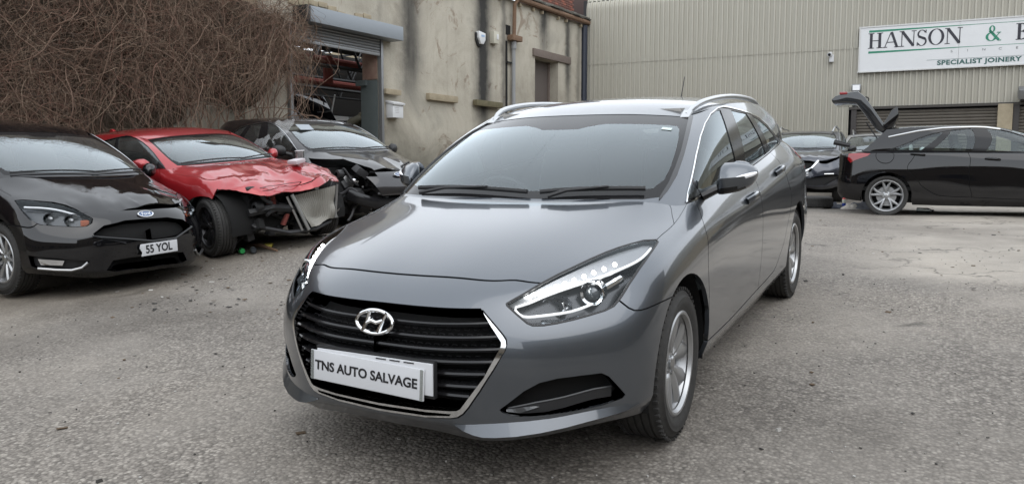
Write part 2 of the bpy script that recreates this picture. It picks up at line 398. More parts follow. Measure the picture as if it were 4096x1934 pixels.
# ---------- wheels and cabin ----------
def build_wheel(root, x, y, side, R=.317, rim=.218, width=.205, style='twin', alloy='alloy', steer=0, z=None, name='wheel', detail=True):
    """wheel whose outer face looks towards side (+1 left, -1 right)"""
    w = link(bpy.data.objects.new(name, None), root); w.empty_display_size = .05
    w.location = (x, y, R if z is None else z); w.rotation_euler = (0, 0, (0 if side > 0 else math.pi)+steer)
    h = width/2; ro = rim+.012
    prof = [(rim-.012, -h*.86), (ro+.01, -h*.93), (ro+.05, -h*1.02), (R-.035, -h*.98), (R-.012, -h*.84), (R-.003, -h*.7)]
    for k, g in enumerate((-.46, -.15, .15, .46)):
        prof += [(R, (g-.05)*h*1.0), (R-.008, (g-.035)*h), (R-.008, (g+.035)*h), (R, (g+.05)*h)]
    prof += [(R-.003, h*.7), (R-.012, h*.84), (R-.022, h*.9), (R-.03, h*.93), (R-.035, h*.99), (ro+.05, h*1.03), (ro+.032, h*1.02), (ro+.028, h*1.03), (ro+.01, h*.95), (rim-.012, h*.86)]
    ty = MB().lathe(prof, 72)
    if detail:      # shoulder blocks
        for k in range(60):
            a = 2*math.pi*k/60
            for s in (-1, 1): ty.box((math.cos(a)*(R-.004), s*h*.8, math.sin(a)*(R-.004)), (.012, h*.2, .012), Matrix.Rotation(-a, 3, 'Y'))
    ty.build('tyre', M['rubber'], w, smooth=True, angle=40)
    am = M[alloy]
    barrel = [(rim-.02, -h*.85), (rim-.035, -h*.4), (rim-.04, h*.3), (rim-.022, h*.72), (rim-.004, h*.8), (rim+.004, h*.9), (rim-.003, h*.95), (rim-.012, h*.93), (rim-.02, h*.78)]
    r = MB().lathe(barrel, 64)
    yo, yi = h*.74, h*.55           # spoke face, hub face
    def spoke(a, w0, w1, tw=0., bow=.0, y_out=yo, y_hub=yi, r0=.045, r1=rim-.012, th=.03):
        N = 8; V = []
        for k in range(N+1):
            t = k/N; rr = r0+(r1-r0)*t; wd = w0*(1-t)+w1*t+bow*math.sin(math.pi*t); aa = a+tw*t
            yc = y_hub+(y_out-y_hub)*math.sin(t*math.pi/2)**.8
            c, s_ = math.cos(aa), math.sin(aa)
            for q, (e, dy) in enumerate(((-1, -.012), (-.35, 0), (.35, 0), (1, -.012), (1, -th), (-1, -th))):
                V.append((rr*c-e*wd/2*s_, yc+dy, rr*s_+e*wd/2*c))
        F = [(i*6+q, i*6+(q+1) % 6, (i+1)*6+(q+1) % 6, (i+1)*6+q) for i in range(N) for q in range(6)]
        r.add(V, F+[tuple(range(6)), tuple(range(N*6, N*6+6))])
    if style == 'twin':
        for k in range(5):
            a = 2*math.pi*k/5+.3
            for s in (-1, 1): spoke(a+s*.15, .03, .072, s*.17, .014)
    elif style == 'vee':
        for k in range(5):
            a = 2*math.pi*k/5+.2
            for s in (-1, 1): spoke(a+s*.05, .036, .034, s*.22+.12, .006)
    elif style == 'swirl':
        for k in range(5):
            a = 2*math.pi*k/5+.1
            spoke(a, .05, .03, .16, .004); spoke(a+.22, .02, .03, .30, .0)
    else:
        for k in range(10): spoke(2*math.pi*k/10, .024, .03, .0, .004)
    r.lathe([(.0, yi-.004), (.05, yi-.002), (.066, yi-.01), (.068, yi-.04)], 32)
    rm = r.build('rim', am, w, smooth=True, angle=38)
    MB().lathe([(0, yi+.012), (.022, yi+.012), (.029, yi+.007), (.03, yi-.01)], 24).build('hub_cap', M['satin'] if alloy == 'alloy' else M['black'], w, smooth=True)
    nuts = MB()
    for k in range(5):
        a = 2*math.pi*(k+.5)/5; nuts.lathe([(0, yi+.002), (.009, yi+.002), (.011, yi-.012)], 8, c=(.05*math.cos(a), 0, .05*math.sin(a)))
    nuts.build('wheel_nuts', M['steel'], w, smooth=True)
    MB().lathe([(.06, -.005), (.15, -.005), (.15, .012), (.06, .012)], 40).build('brake_disc', M['steel'], w, smooth=True)
    return w
def wheel_well(root, x, y_out, side, R, z, name='wheel_well'):
    prof = [(R, 0), (R, -.34), (.0, -.34)]
    m = MB().lathe(prof, 24, c=(0, 0, 0), a0=-.25, a1=math.pi+.25)
    o = m.build(name, M['void'], root, smooth=True); o.location = (x, y_out*side, z)
    if side < 0: o.rotation_euler = (0, 0, math.pi)
    return o
def build_cabin(root, x_dash=-.75, z0=.0, half=.62, rhd=True, rows=True, seat_x=-1.45, zs=0.):
    """dashboard, steering wheel and seats seen through the glass"""
    d = MB(); d.box((x_dash+.02, 0, .80+zs), (.46, half*2, .22)); d.box((x_dash-.12, -.36 if rhd else .36, .92+zs), (.2, .36, .07))
    d.build('dashboard', M['dash'], root, bevel=.05, seg=3)
    f = MB(); f.box((x_dash-1.25, 0, .4+zs), (2.6, half*2+.1, .06)); f.box((x_dash-.95, 0, .55), (.9, .2, .2)); f.build('cabin_floor', M['fabric'], root, bevel=.01)
    sw = MB(); c = Vector((x_dash-.3, -.36 if rhd else .36, .86+zs)); q = Matrix.Rotation(R_(-62), 3, 'Y')
    ring = [c+q @ Vector((.18*math.cos(a), .18*math.sin(a), 0)) for a in np.linspace(0, 2*math.pi, 33)]
    sw.tube(ring, .014, 8, caps=False); sw.box(c, (.10, .14, .04), q); sw.box(c, (.03, .34, .02), q); sw.box(c+q @ Vector((-.09, 0, 0)), (.16, .03, .02), q)
    sw.build('steering_wheel', M['black'], root, smooth=True)
    for sx in ((seat_x, seat_x-.95) if rows else (seat_x,)):
        for sy in (.36, -.36):
            s = link(bpy.data.objects.new('seat', None), root); s.location = (sx, sy, zs)
            MB().box((.1, 0, .52), (.52, .5, .16)).build('seat_cushion', M['fabric'], s, bevel=.05, seg=3)
            MB().box((-.26, 0, .83), (.15, .48, .62), Matrix.Rotation(R_(-14), 3, 'Y'), taper=.8).build('seat_back', M['fabric'], s, bevel=.06, seg=3)
            hr = MB().box((-.36, 0, 1.2), (.09, .25, .17), Matrix.Rotation(R_(-8), 3, 'Y')); hr.box((-.34, .05, 1.1), (.012, .012, .12)); hr.box((-.34, -.05, 1.1), (.012, .012, .12))
            hr.build('headrest', M['fabric'], s, bevel=.035, seg=3)
def number_plate(root, c, rot, w=.52, h=.111, text='', size=.08, tx=0, sx=.62, bold=.0012, name='number_plate', mat_=None, fit=None):
    o = link(bpy.data.objects.new(name, None), root); o.location = c; o.rotation_euler = rot
    MB().box((0, 0, 0), (.006, w, h)).build('plate_panel', mat_ or M['plate'], o, bevel=.0025)
    if text:
        t_ = text_obj('lettering', text, size, M['ink'], o, depth=.0006, sx=sx, bold=bold, mat4=Matrix.Translation((.0042, tx, 0)) @ Matrix(((0, 0, 1, 0), (1, 0, 0, 0), (0, 1, 0, 0), (0, 0, 0, 1))))
        if fit:
            xs_ = [v.co.x for v in t_.data.vertices]; k_ = fit/(max(xs_)-min(xs_)); t_.data.transform(Matrix.Diagonal((k_, 1, 1, 1)))
    return o
# ---------- control points of the grey estate car: x forward from the front axle, y to its left, z up ----------
ESTATE_LOW = [  # eight rows from the sill up; 21 columns from the nose round to the tail
 [(0.827,0,0.22),(0.823,0.244,0.22),(0.79,0.429,0.207),(0.665,0.619,0.22),(0.54,0.746,0.235),(0.415,0.843,0.24),(0.22,0.83,0.21),(0,0.83,0.21),(-0.25,0.83,0.2),(-0.5,0.835,0.195),(-0.9,0.835,0.195),(-1.4,0.835,0.195),(-1.9,0.835,0.195),(-2.35,0.835,0.2),(-2.77,0.83,0.21),(-3.15,0.82,0.24),(-3.45,0.79,0.27),(-3.65,0.69,0.3),(-3.75,0.51,0.3),(-3.79,0.27,0.3),(-3.8,0,0.3)],
 [(0.872,0,0.265),(0.868,0.25,0.265),(0.835,0.44,0.252),(0.71,0.635,0.265),(0.585,0.765,0.28),(0.46,0.865,0.285),(0.22,0.886,0.285),(0,0.89,0.285),(-0.25,0.89,0.28),(-0.5,0.89,0.275),(-0.9,0.89,0.275),(-1.4,0.89,0.275),(-1.9,0.89,0.275),(-2.35,0.89,0.28),(-2.77,0.888,0.3),(-3.15,0.875,0.34),(-3.47,0.84,0.37),(-3.73,0.73,0.38),(-3.83,0.54,0.38),(-3.87,0.28,0.38),(-3.88,0,0.38)],
 [(.897,0,.42),(.885,.25,.42),(.828,.45,.42),(.715,.63,.42),(.58,.775,.425),(.44,.875,.43),(.22,.9,.43),(0,.905,.43),(-.25,.905,.42),(-.5,.902,.42),(-.9,.898,.42),(-1.4,.898,.42),(-1.9,.898,.42),(-2.35,.902,.43),(-2.77,.905,.44),(-3.15,.895,.46),(-3.48,.855,.48),(-3.74,.74,.5),(-3.85,.55,.5),(-3.89,.28,.5),(-3.9,0,.5)],
 [(.89,0,.56),(.875,.25,.56),(.81,.455,.565),(.69,.63,.57),(.548,.775,.575),(.41,.87,.58),(.21,.903,.58),(0,.91,.585),(-.25,.91,.58),(-.5,.905,.575),(-.9,.902,.57),(-1.4,.902,.57),(-1.9,.905,.575),(-2.35,.91,.585),(-2.77,.91,.59),(-3.15,.898,.6),(-3.48,.856,.62),(-3.73,.742,.63),(-3.84,.55,.63),(-3.875,.28,.63),(-3.885,0,.63)],
 [(.832,0,.685),(.82,.25,.685),(.745,.45,.688),(.605,.62,.692),(.455,.765,.7),(.335,.852,.705),(.18,.892,.71),(-.01,.902,.715),(-.25,.903,.718),(-.5,.902,.72),(-.9,.9,.725),(-1.4,.901,.735),(-1.9,.904,.75),(-2.35,.906,.765),(-2.77,.904,.78),(-3.15,.888,.79),(-3.46,.846,.8),(-3.70,.735,.8),(-3.81,.545,.8),(-3.845,.28,.8),(-3.855,0,.8)],
 [(.72,0,.774),(.705,.25,.772),(.645,.45,.762),(.525,.61,.768),(.385,.745,.775),(.27,.825,.782),(.13,.864,.79),(-.04,.88,.795),(-.26,.888,.802),(-.5,.89,.808),(-.9,.892,.818),(-1.4,.893,.838),(-1.9,.893,.87),(-2.35,.89,.9),(-2.77,.884,.92),(-3.15,.868,.93),(-3.45,.83,.935),(-3.68,.725,.935),(-3.79,.54,.935),(-3.825,.28,.935),(-3.835,0,.935)],
 [(.48,0,.858),(.465,.25,.854),(.42,.45,.84),(.335,.6,.832),(.225,.72,.833),(.135,.79,.838),(.03,.826,.843),(-.11,.848,.849),(-.3,.862,.856),(-.52,.868,.863),(-.9,.872,.873),(-1.4,.874,.893),(-1.9,.873,.93),(-2.35,.868,.965),(-2.77,.86,.99),(-3.13,.828,1.0),(-3.42,.78,1.005),(-3.63,.68,1.005),(-3.75,.525,1.005),(-3.785,.27,1.005),(-3.795,0,1.005)],
 [(.19,0,.92),(.18,.25,.917),(.145,.44,.908),(.085,.58,.897),(.01,.685,.892),(-.055,.748,.89),(-.125,.785,.89),(-.225,.812,.893),(-.365,.83,.898),(-.55,.84,.905),(-.9,.846,.92),(-1.4,.847,.945),(-1.9,.845,.983),(-2.35,.838,1.018),(-2.76,.818,1.045),(-3.1,.787,1.055),(-3.37,.735,1.06),(-3.58,.635,1.06),(-3.71,.505,1.06),(-3.75,.26,1.06),(-3.76,0,1.06)],
 [(-.11,0,.966),(-.115,.25,.966),(-.135,.42,.966),(-.165,.55,.966),(-.205,.645,.964),(-.245,.708,.955),(-.285,.748,.943),(-.335,.777,.937),(-.42,.797,.94),(-.58,.806,.949),(-.9,.81,.967),(-1.4,.81,.998),(-1.9,.806,1.036),(-2.35,.79,1.072),(-2.72,.768,1.098),(-3.05,.732,1.11),(-3.3,.68,1.115),(-3.5,.585,1.115),(-3.64,.465,1.115),(-3.68,.24,1.115),(-3.69,0,1.115)],
]
ESTATE_TOP = [(-.95,0,1.352),(-.956,.2,1.351),(-.975,.34,1.347),(-.998,.44,1.341),(-1.025,.53,1.334),(-1.055,.6,1.33),(-1.10,.64,1.338),(-1.17,.662,1.352),(-1.26,.676,1.366),(-1.37,.686,1.377),(-1.52,.692,1.386),(-1.77,.697,1.393),(-2.06,.695,1.393),(-2.4,.68,1.384),(-2.7,.66,1.367),(-2.97,.628,1.342),(-3.17,.58,1.318),(-3.31,.5,1.305),(-3.38,.385,1.31),(-3.41,.2,1.318),(-3.42,0,1.321)]
ESTATE_ROOF = [(-.95,1.352),(-1.1,1.395),(-1.35,1.432),(-1.7,1.45),(-2.1,1.455),(-2.6,1.438),(-3.1,1.385),(-3.42,1.321)]

LOW_V = [0, .099, .24, .386, .545, .665, .78, .91, 1.0495]
def low_patch(rows): return Patch(np.swapaxes(np.array(rows, float), 0, 1), v=LOW_V, lip=True)
def green_patch(base, top, bulge=(.03, .032), rows=5):
    """the glass ring between the belt line and the roof edge, bowed outwards"""
    B, T = np.array(base, float), np.array(top, float); G = []
    for k in range(rows):
        t = k/(rows-1); L = B*(1-t)+T*t; d = T-B
        tang = np.gradient(B+T, axis=0); n = np.cross(tang, d); n /= np.linalg.norm(n, axis=1, keepdims=True)
        n *= np.where(n[:, 2:3] < 0, -1, 1)
        w = np.linspace(0, 1, len(B)); side = np.abs(n[:, 1:2])
        G.append(L+n*(4*t*(1-t))*(bulge[0]*(1-side)+bulge[1]*side))
    return Patch(np.swapaxes(np.array(G), 0, 1))
def roof_patch(top, ridge, n=9, i0=5, i1=17, m=12, power=2.3):
    """roof between the two side edges: front edge and rear edge follow the glass, the crown follows the ridge line"""
    T = np.array(top, float); R = np.array(ridge, float)
    front, side, rear = T[:i0+1], T[i0:i1+1], T[i1:]
    sx, rx = np.linspace(0, 1, m), R[:, 0]
    s = np.concatenate([[0], np.cumsum(np.linalg.norm(np.diff(side, axis=0), axis=1))]); s /= s[-1]
    E = np.stack([np.interp(sx**.9, s, side[:, k]) for k in range(3)], 1)
    G = []
    for i in range(m):
        row = []
        for j in range(n):
            f = 1-j/(n-1)           # 1 at the edge, 0 at the middle
            y = E[i, 1]*f
            xf = np.interp(f*front[-1, 1], front[:, 1], front[:, 0]); xr = np.interp(f*rear[0, 1], rear[::-1, 1], rear[::-1, 0])
            a = (E[i, 0]-E[0, 0])/(E[-1, 0]-E[0, 0]); x = xf+(xr-xf)*a
            xc = R[0, 0]+(R[-1, 0]-R[0, 0])*a
            zc = np.interp(-xc, -rx, R[:, 1])
            zc = spline(R[:, 1], -rx, [-xc])[0]
            ze = E[i, 2]
            if i == 0: ze_f = np.interp(f*front[-1, 1], front[:, 1], front[:, 2]); row.append((x, y, ze_f)); continue
            row.append((x, y, zc+(ze-zc)*f**power))
        G.append(row)
    return Patch(np.array(G), mirror=False)
# ---------- the grey estate car ----------
HL = [(.4707,.5626),(.5177,.6055),(.5642,.649),(.6072,.6808),(.6529,.7091),(.6987,.7397),(.7501,.7681),(.7953,.7861),(.8488,.7991),(.919,.8088),(1.016,.7959),(1.0359,.7766),(.9733,.7093),(.922,.6465),(.8784,.5815),(.8443,.5158),(.8276,.4911),(.7995,.4781),(.7533,.4688),(.7026,.46),(.6516,.4536),(.6074,.451),(.5727,.4548),(.5526,.4672),(.5121,.5095),(.4749,.5523)]
GRILLE_OUT = [(0,.541),(.2,.541),(.4001,.5377),(.4531,.4685),(.4834,.4289),(.4948,.4107),(.4986,.3914),(.4952,.3689),(.4603,.2957),(.419,.2258),(.3825,.1737),(.3633,.1523),(.3419,.1385),(.3134,.1312),(.2006,.117),(0,.112)]
GRILLE_IN = [(0,.55),(.2,.55),(.391,.546),(.4341,.4699),(.4673,.4167),(.4774,.4006),(.4785,.3872),(.47,.3629),(.4289,.2743),(.3956,.228),(.3641,.1867),(.3502,.1693),(.3371,.1617),(.308,.1577),(.2081,.149),(0,.146)]
SLOT = [(0,.138),(.2067,.1416),(.2913,.1475),(.314,.149),(.3065,.1412),(.2032,.1278),(0,.124)]
FOG = [(.4834,.1715),(.5173,.195),(.5594,.2258),(.6096,.2497),(.667,.2586),(.7433,.2588),(.8115,.256),(.8364,.2398),(.8625,.2061),(.8957,.1626),(.8855,.1511),(.8182,.1383),(.7151,.1382),(.6167,.1421),(.5469,.1465),(.5181,.1526),(.4915,.1627)]
G_BUMPER = [(.843,.5123),(.8579,.497),(.8846,.4709),(.9046,.458),(.9244,.453),(.981,.4556),(1.0544,.4593),(1.13,.4566)]
G_BONNET = [(1.0219,.7948),(1.0778,.8238),(1.1297,.8419),(1.2014,.8804),(1.2672,.9336),(1.3237,.9839),(1.375,1.02),(1.42,1.055)]
G_BONNET_REAR = [(1.085,1.055),(1.1153,1.0401),(1.16,.965),(1.1862,.9164),(1.2014,.8804)]
G_SHUT = [(-.01,.6642),(.067,.6644),(.1206,.6646),(.2894,.6662),(.4056,.6674),(.4471,.6704),(.4687,.669),(.5064,.6611),(.5642,.649)]
G_DOOR_F = [(1.60,1.055),(1.592,.97),(1.588,.85),(1.588,.77),(1.59,.70),(1.592,.60),(1.572,.53),(1.567,.43),(1.577,.32),(1.585,.23),(1.588,.137)]
G_DOOR_M = [(2.785,1.055),(2.77,.96),(2.76,.895),(2.75,.82),(2.735,.74),(2.73,.65),(2.737,.57),(2.742,.5),(2.735,.42),(2.72,.3),(2.69,.21),(2.68,.15)]
G_DOOR_R = [(3.50,1.055),(3.515,.95),(3.53,.85),(3.56,.70),(3.60,.62),(3.655,.565),(3.665,.53),(3.62,.484),(3.57,.44),(3.495,.37),(3.43,.296),(3.34,.245),(3.24,.194),(3.155,.168)]
G_SILL = [(1.42,.137),(1.588,.137),(1.97,.133),(2.4,.142),(2.72,.152),(2.94,.158),(3.155,.168)]
LEDS = [(.5418,.5921),(.5697,.6037),(.5966,.6176),(.6237,.6294),(.6512,.6399),(.6804,.6522),(.7105,.6645),(.7404,.6791),(.7738,.6914),(.8108,.7072)]
DRL = [(.9847,.7862),(.9463,.7459),(.8945,.7181),(.8446,.6985),(.7873,.6726),(.7333,.6524),(.6814,.6323),(.6301,.6125),(.5796,.588),(.5296,.5637),(.5023,.5514),(.5125,.5312),(.5389,.5064),(.571,.5023),(.644,.5036),(.7079,.5096),(.7581,.5264)]
SLATS = [(.4165,.4774),(.4612,.4184),(.4716,.3684),(.4454,.3213),(.4216,.2768),(.3948,.2335),(.3667,.2012)]

def at_uv(patch, uv, off=0.):
    uv = np.asarray(uv, float).reshape(-1, 2); return patch.at(uv[:, 0], uv[:, 1])+patch.normal(uv[:, 0], uv[:, 1])*off
def pair(cut, name, reg, m, root, **k):
    return [cut.make(name, reg, m, root, side=s, **k) for s in (1, -1)]
def mir(V, s): return [(v[0], v[1]*s, v[2]) for v in V]
def flipF(F, s): return F if s > 0 else [tuple(f[::-1]) for f in F]

def build_estate(mat4):
    root = thing('estate_car', 'grey metallic estate car in the foreground with lit headlamps and two overlapping white plates', 'car', mat4)
    low, green, roof = low_patch(ESTATE_LOW), green_patch(ESTATE_LOW[-1], ESTATE_TOP), roof_patch(ESTATE_TOP, ESTATE_ROOF)
    P = M['paint_grey']; g = .006
    a1 = arch(low, -.005, .322, .372, .04); a2 = arch(low, -2.77, .322, .375, .02)
    rear_lamp = [(4.42,.72),(4.6,.70),(4.9,.70),(5.06,.72),(5.05,.86),(4.85,.9),(4.6,.89),(4.45,.82)]
    outl = [('gap', strip(q, g)) for q in (G_BUMPER, G_BONNET, G_BONNET_REAR, G_SHUT, G_DOOR_F, G_DOOR_M, G_DOOR_R, G_SILL)]
    outl += [('gap', strip([(4.95,-.01),(4.95,.55),(5.0,.7),(4.95,.95),(4.9,1.06)], g)), ('gap', strip([(4.95,.38),(5.3,.38),(5.65,.38)], g)), ('gap', strip([(4.28,.36),(4.5,.40),(4.75,.45),(4.95,.46)], g))]
    outl += [('gap', resample(HL, .02, True)), ('lamp', resample((np.array(HL)-np.mean(HL, 0))*[.985, .97]+np.mean(HL, 0), .02, True))]
    outl += [('gap', np.array(resample(GRILLE_OUT, .02, True))), ('chrome', resample([(u-(.004 if u > .01 else 0), v+(.004 if v < .3 else -.004)) for u, v in GRILLE_OUT], .02, True)), ('opening', resample(GRILLE_IN, .02, True)), ('slot', resample(SLOT, .02, True))]
    outl += [('fog', resample(FOG, .02, True)), ('arch', a1), ('arch', a2), ('tail_lamp', resample(rear_lamp, .03, True))]
    c = Cut(low, outl, .03)
    c.split({'bonnet': (.2, .9), 'front_bumper': (.3, .05), 'front_wing': (1.25, .62), 'front_door': (2.1, .5), 'rear_door': (3.1, .6), 'sill': (2.2, .05), 'quarter_panel': (4.1, .8), 'tailgate': (5.4, .7), 'scuttle': (1.25, 1.02), 'rear_bumper': (5.3, .2)})
    c.make('bonnet', 'bonnet', P, root, both=True); c.make('front_bumper', 'front_bumper', P, root, both=True); c.make('tailgate', 'tailgate', P, root, both=True); c.make('rear_bumper', 'rear_bumper', P, root, both=True)
    for n in ('front_wing', 'front_door', 'rear_door', 'sill', 'quarter_panel', 'scuttle'):
        if (c.reg == n).any(): pair(c, n, n, P, root, lip=.02)
    if (c.reg == 'body_shell').any(): pair(c, 'body_shell', 'body_shell', P, root)
    c.make('panel_gaps', 'gap', M['seam'], root, off=-.012, lip=0, both=True)
    c.make('grille_surround', 'chrome', M['chrome'], root, off=.004, lip=.03, both=True)
    pair(c, 'tail_lamp', 'tail_lamp', M['red_lens'], root, off=.004)
    # grille: black well with seven bars, honeycomb behind
    c.make('grille_well', ('opening', 'slot'), M['void'], root, off=-.09, lip=-.09, both=True)
    for k, (ue, v) in enumerate(SLATS):
        us = np.linspace(-ue-.01, ue+.01, 33); V = []
        base = low.at(np.abs(us), np.full(33, v)); nn = low.normal(np.abs(us), np.full(33, v))
        base[us < 0] *= [1, -1, 1]; nn[us < 0] *= [1, -1, 1]
        for dx, dz in ((-.012, .002), (-.016, .009), (-.06, .014), (-.06, -.006), (-.018, -.006)): V.append(base+nn*dx+np.array([0, 0, dz]))
        V = np.stack(V, 1).reshape(-1, 3)
        F = [(i*5+q, (i+1)*5+q, (i+1)*5+(q+1) % 5, i*5+(q+1) % 5) for i in range(32) for q in range(5)]+[(0, 1, 2, 3, 4), tuple(range(32*5+4, 32*5-1, -1))]
        o = MB().add(V, F).build('grille_bar', M['gloss_black'], root, smooth=True, angle=25)
    hexm = MB()
    for k in range(6):
        v0 = .2+.052*k
        for j in range(-12, 13):
            u = j*.036+(.018 if k % 2 else 0); um = np.interp(v0, [.15, .39, .53], [.34, .47, .38])
            if abs(u) > um: continue
            q = at_uv(low, [(abs(u), v0+.02)], -.07)[0]; s = 1 if u >= 0 else -1
            for a in range(6):
                A, B = [Vector((q[0], q[1]*s, q[2]))+Vector((0, .016*math.cos(t), .013*math.sin(t))) for t in (a*math.pi/3, (a+1)*math.pi/3)]
                hexm.tube([A, B], .0018, 4)
    hexm.build('grille_mesh', M['trim'], root)
    # emblem: an oval ring with a slanted letter inside
    e = link(bpy.data.objects.new('emblem', None), root); q = at_uv(low, [(0, .4597)], .012)[0]; e.location = q; e.rotation_euler = (0, R_(-14), 0)
    ring = [(0, .082*math.cos(a), .042*math.sin(a)) for a in np.linspace(0, 2*math.pi, 49)]
    MB().tube(ring, .0075, 10, caps=False).build('emblem_ring', M['chrome'], e, smooth=True)
    H = MB()
    for s in (-1, 1):
        leg = [(0, s*.034-.014, -.036), (0, s*.034-.004, -.012), (0, s*.036+.006, .012), (0, s*.04+.016, .036)]
        H.tube(leg, [.010, .008, .008, .010], 8)
    H.tube([(0, -.036, -.006), (0, -.012, .004), (0, .012, -.002), (0, .04, .008)], [.008, .009, .009, .008], 8)
    H.build('emblem_letter', M['chrome'], e, smooth=True)
    # plates: a white plate and, on top of it, the salvage yard's printed one
    pz = at_uv(low, [(0, .268)], .02)[0]
    MB().box((pz[0]-.015, .005, pz[2]), (.02, .545, .135), Matrix.Rotation(R_(-4), 3, 'Y')).build('plate_holder', M['black'], root, bevel=.004)
    p1 = number_plate(root, (pz[0]+.002, .012, pz[2]+.004), (0, R_(-4), 0), .53, .115); p1.rotation_euler[0] = R_(.3)
    for k in range(3): MB().box((.0042, .04+k*.062, .051), (.001, .045, .004)).build('plate_lettering', M['ink'], p1)
    p2 = number_plate(root, (pz[0]+.0105, -.018, pz[2]-.009), (R_(-1.6), R_(-5), 0), .525, .113, 'TNS AUTO SALVAGE', .049, -.002, .87, .0012, fit=.475); p2['label'] = 'printed white plate fixed askew over the car\'s own plate'
    for s in (-1, 1): MB().box((.0045, s*.253, 0), (.001, .012, .112)).build('clear_tape', glass('tape '+str(s), (.8, .82, .8), .1, .25), p2)
    # head lamps
    for s in (1, -1):
        h = link(bpy.data.objects.new('headlamp', None), root)
        hl = c.make('lamp_housing', 'lamp', M['lamp_house'], h, off=-.075, lip=-.07, side=s, inset=0)
        c.make('lens', 'lamp', M['lens'], h, off=-.001, lip=.004, side=s)
        bz = MB().tube(mir(at_uv(low, resample(HL, .02, True), -.004), s)+[mir(at_uv(low, HL[:1], -.004), s)[0]], .006, 6, caps=False); bz.build('lens_seal', M['black'], h, smooth=True)
        for uv in LEDS:
            p_ = mir(at_uv(low, [uv], -.012), s)[0]
            MB().lathe([(0, .0088), (.0062, .0062), (.0088, 0), (.0062, -.0062), (0, -.0088)], 12, 'x', p_).build('led', M['led'], h, smooth=True)
        MB().tube(mir(at_uv(low, resample(DRL, .02, smooth=True), -.03), s), .005, 8).build('light_guide', M['light_guide'], h, smooth=True)
        sh = MB(); A = np.array(mir(at_uv(low, curve(DRL[:11][::-1], 26), -.04), s)); B = np.array(mir(at_uv(low, (curve(HL[:11], 26)-np.mean(HL, 0))*.97+np.mean(HL, 0), -.022), s))
        sh.add(list(A)+list(B), flipF([(i, i+1, i+1+len(A), i+len(A)) for i in range(len(A)-1)], s)); sh.build('led_shelf', M['shelf'], h, smooth=True)
        pc = Vector(mir(at_uv(low, [(.765, .588)], -.042), s)[0]); ax = Matrix.Rotation(R_(8*s), 3, 'Z')
        def lat(prof, n=28): 
            m_ = MB().lathe(prof, n, 'x'); m_.V = [tuple(ax @ Vector(v)+pc) for v in m_.V]; return m_
        lat([(.034, .03), (.043, .034), (.046, .03), (.046, -.02), (.034, .0)]).build('projector_ring', M['chrome'], h, smooth=True)
        lat([(0, .034), (.012, .032), (.024, .024), (.033, .01), (.034, -.01)]).build('projector_lens', mat('projector glass', (.08, .09, .10), .03, 0, 1, spec=1), h, smooth=True)
        rc = Vector(mir(at_uv(low, [(.655, .555)], -.055), s)[0])
        m_ = MB().lathe([(.0, -.03), (.02, -.024), (.034, -.006), (.04, .015)], 24, 'x'); m_.V = [(v[0]+rc.x, v[1]*1.5+rc.y, v[2]+rc.z) for v in m_.V]; m_.build('reflector', M['lamp_silver'], h, smooth=True)
        ind = resample([(.60, .485), (.66, .478), (.72, .482)], .01); A = np.array(mir(at_uv(low, ind, -.03), s)); B = np.array(mir(at_uv(low, ind-[0, .018], -.025), s))
        MB().add(list(A)+list(B), flipF([(i, i+1, i+1+len(A), i+len(A)) for i in range(len(A)-1)], s)).build('indicator', M['lamp_silver'], h)
        MB().tube(mir(at_uv(low, [(.80, .60), (.86, .655)], -.05), s), .016, 8).build('lamp_bracket', M['lamp_silver'], h, smooth=True)
        # fog lamp pocket
        f = link(bpy.data.objects.new('fog_pocket', None), root)
        c.make('pocket_well', 'fog', M['void'], f, off=-.075, lip=-.075, side=s)
        bl = resample([(.51, .165), (.6, .175), (.7, .18), (.8, .19), (.86, .19)], .02); A = at_uv(low, bl, -.035); B = at_uv(low, bl+[0, -.035], -.03); B2 = at_uv(low, bl+[0, -.035], -.06)
        MB().add(mir(list(A)+list(B)+list(B2), s), flipF([(i, i+1, i+1+len(A), i+len(A)) for i in range(len(A)-1)]+[(i+len(A), i+1+len(A), i+1+2*len(A), i+2*len(A)) for i in range(len(A)-1)], s)).build('pocket_blade', M['black'], f, smooth=True)
        MB().tube(mir(A, s), .004, 6).build('blade_highlight', mat('blade highlight', (.05, .052, .055), .3, .2), f, smooth=True)  # lighter tube put in as the highlight along the blade's top
        dl = resample([(.505, .163), (.56, .166), (.61, .165)], .01); A = at_uv(low, dl, -.03); B = at_uv(low, [(u, v-.016*(1-abs(u-.55)/.07)) for u, v in dl], -.026)
        MB().add(mir(list(A)+list(B), s), flipF([(i, i+1, i+1+len(A), i+len(A)) for i in range(len(A)-1)], s)).build('fog_lamp', mat('smoked fog lens', (.09, .092, .095), .12, .3), f)
    # splitter blades: an upward ledge under each fog pocket, coming to a point below the grille corner
    for s in (1, -1):
        su = np.array([.325, .36, .40, .432, .47, .53, .60, .68, .76, .84, .90, .95]); iv = np.interp(su, [.325, .43, .5, .7, .9, .95], [.116, .128, .132, .127, .128, .12]); ov = np.interp(su, [.325, .432, .5, .7, .9, .95], [.112, .084, .086, .092, .104, .115])
        push = np.interp(su, [.325, .432, .55, .7, .85, .95], [0, .026, .03, .024, .014, .001])
        inn = at_uv(low, np.stack([su, iv], 1), .0005); edge = low.at(su, ov)+low.normal(su, np.full(len(su), .2))*push[:, None]; lowv = low.at(su, np.full(len(su), .03))-low.normal(su, np.full(len(su), .2))*.01; n_ = len(su)
        MB().add(mir(list(inn)+list(edge)+list(lowv), s), flipF([(i, i+1, i+1+n_, i+n_) for i in range(n_-1)]+[(i+n_, i+1+n_, i+1+2*n_, i+2*n_) for i in range(n_-1)], s)).build('splitter', P, root, smooth=True, angle=22)
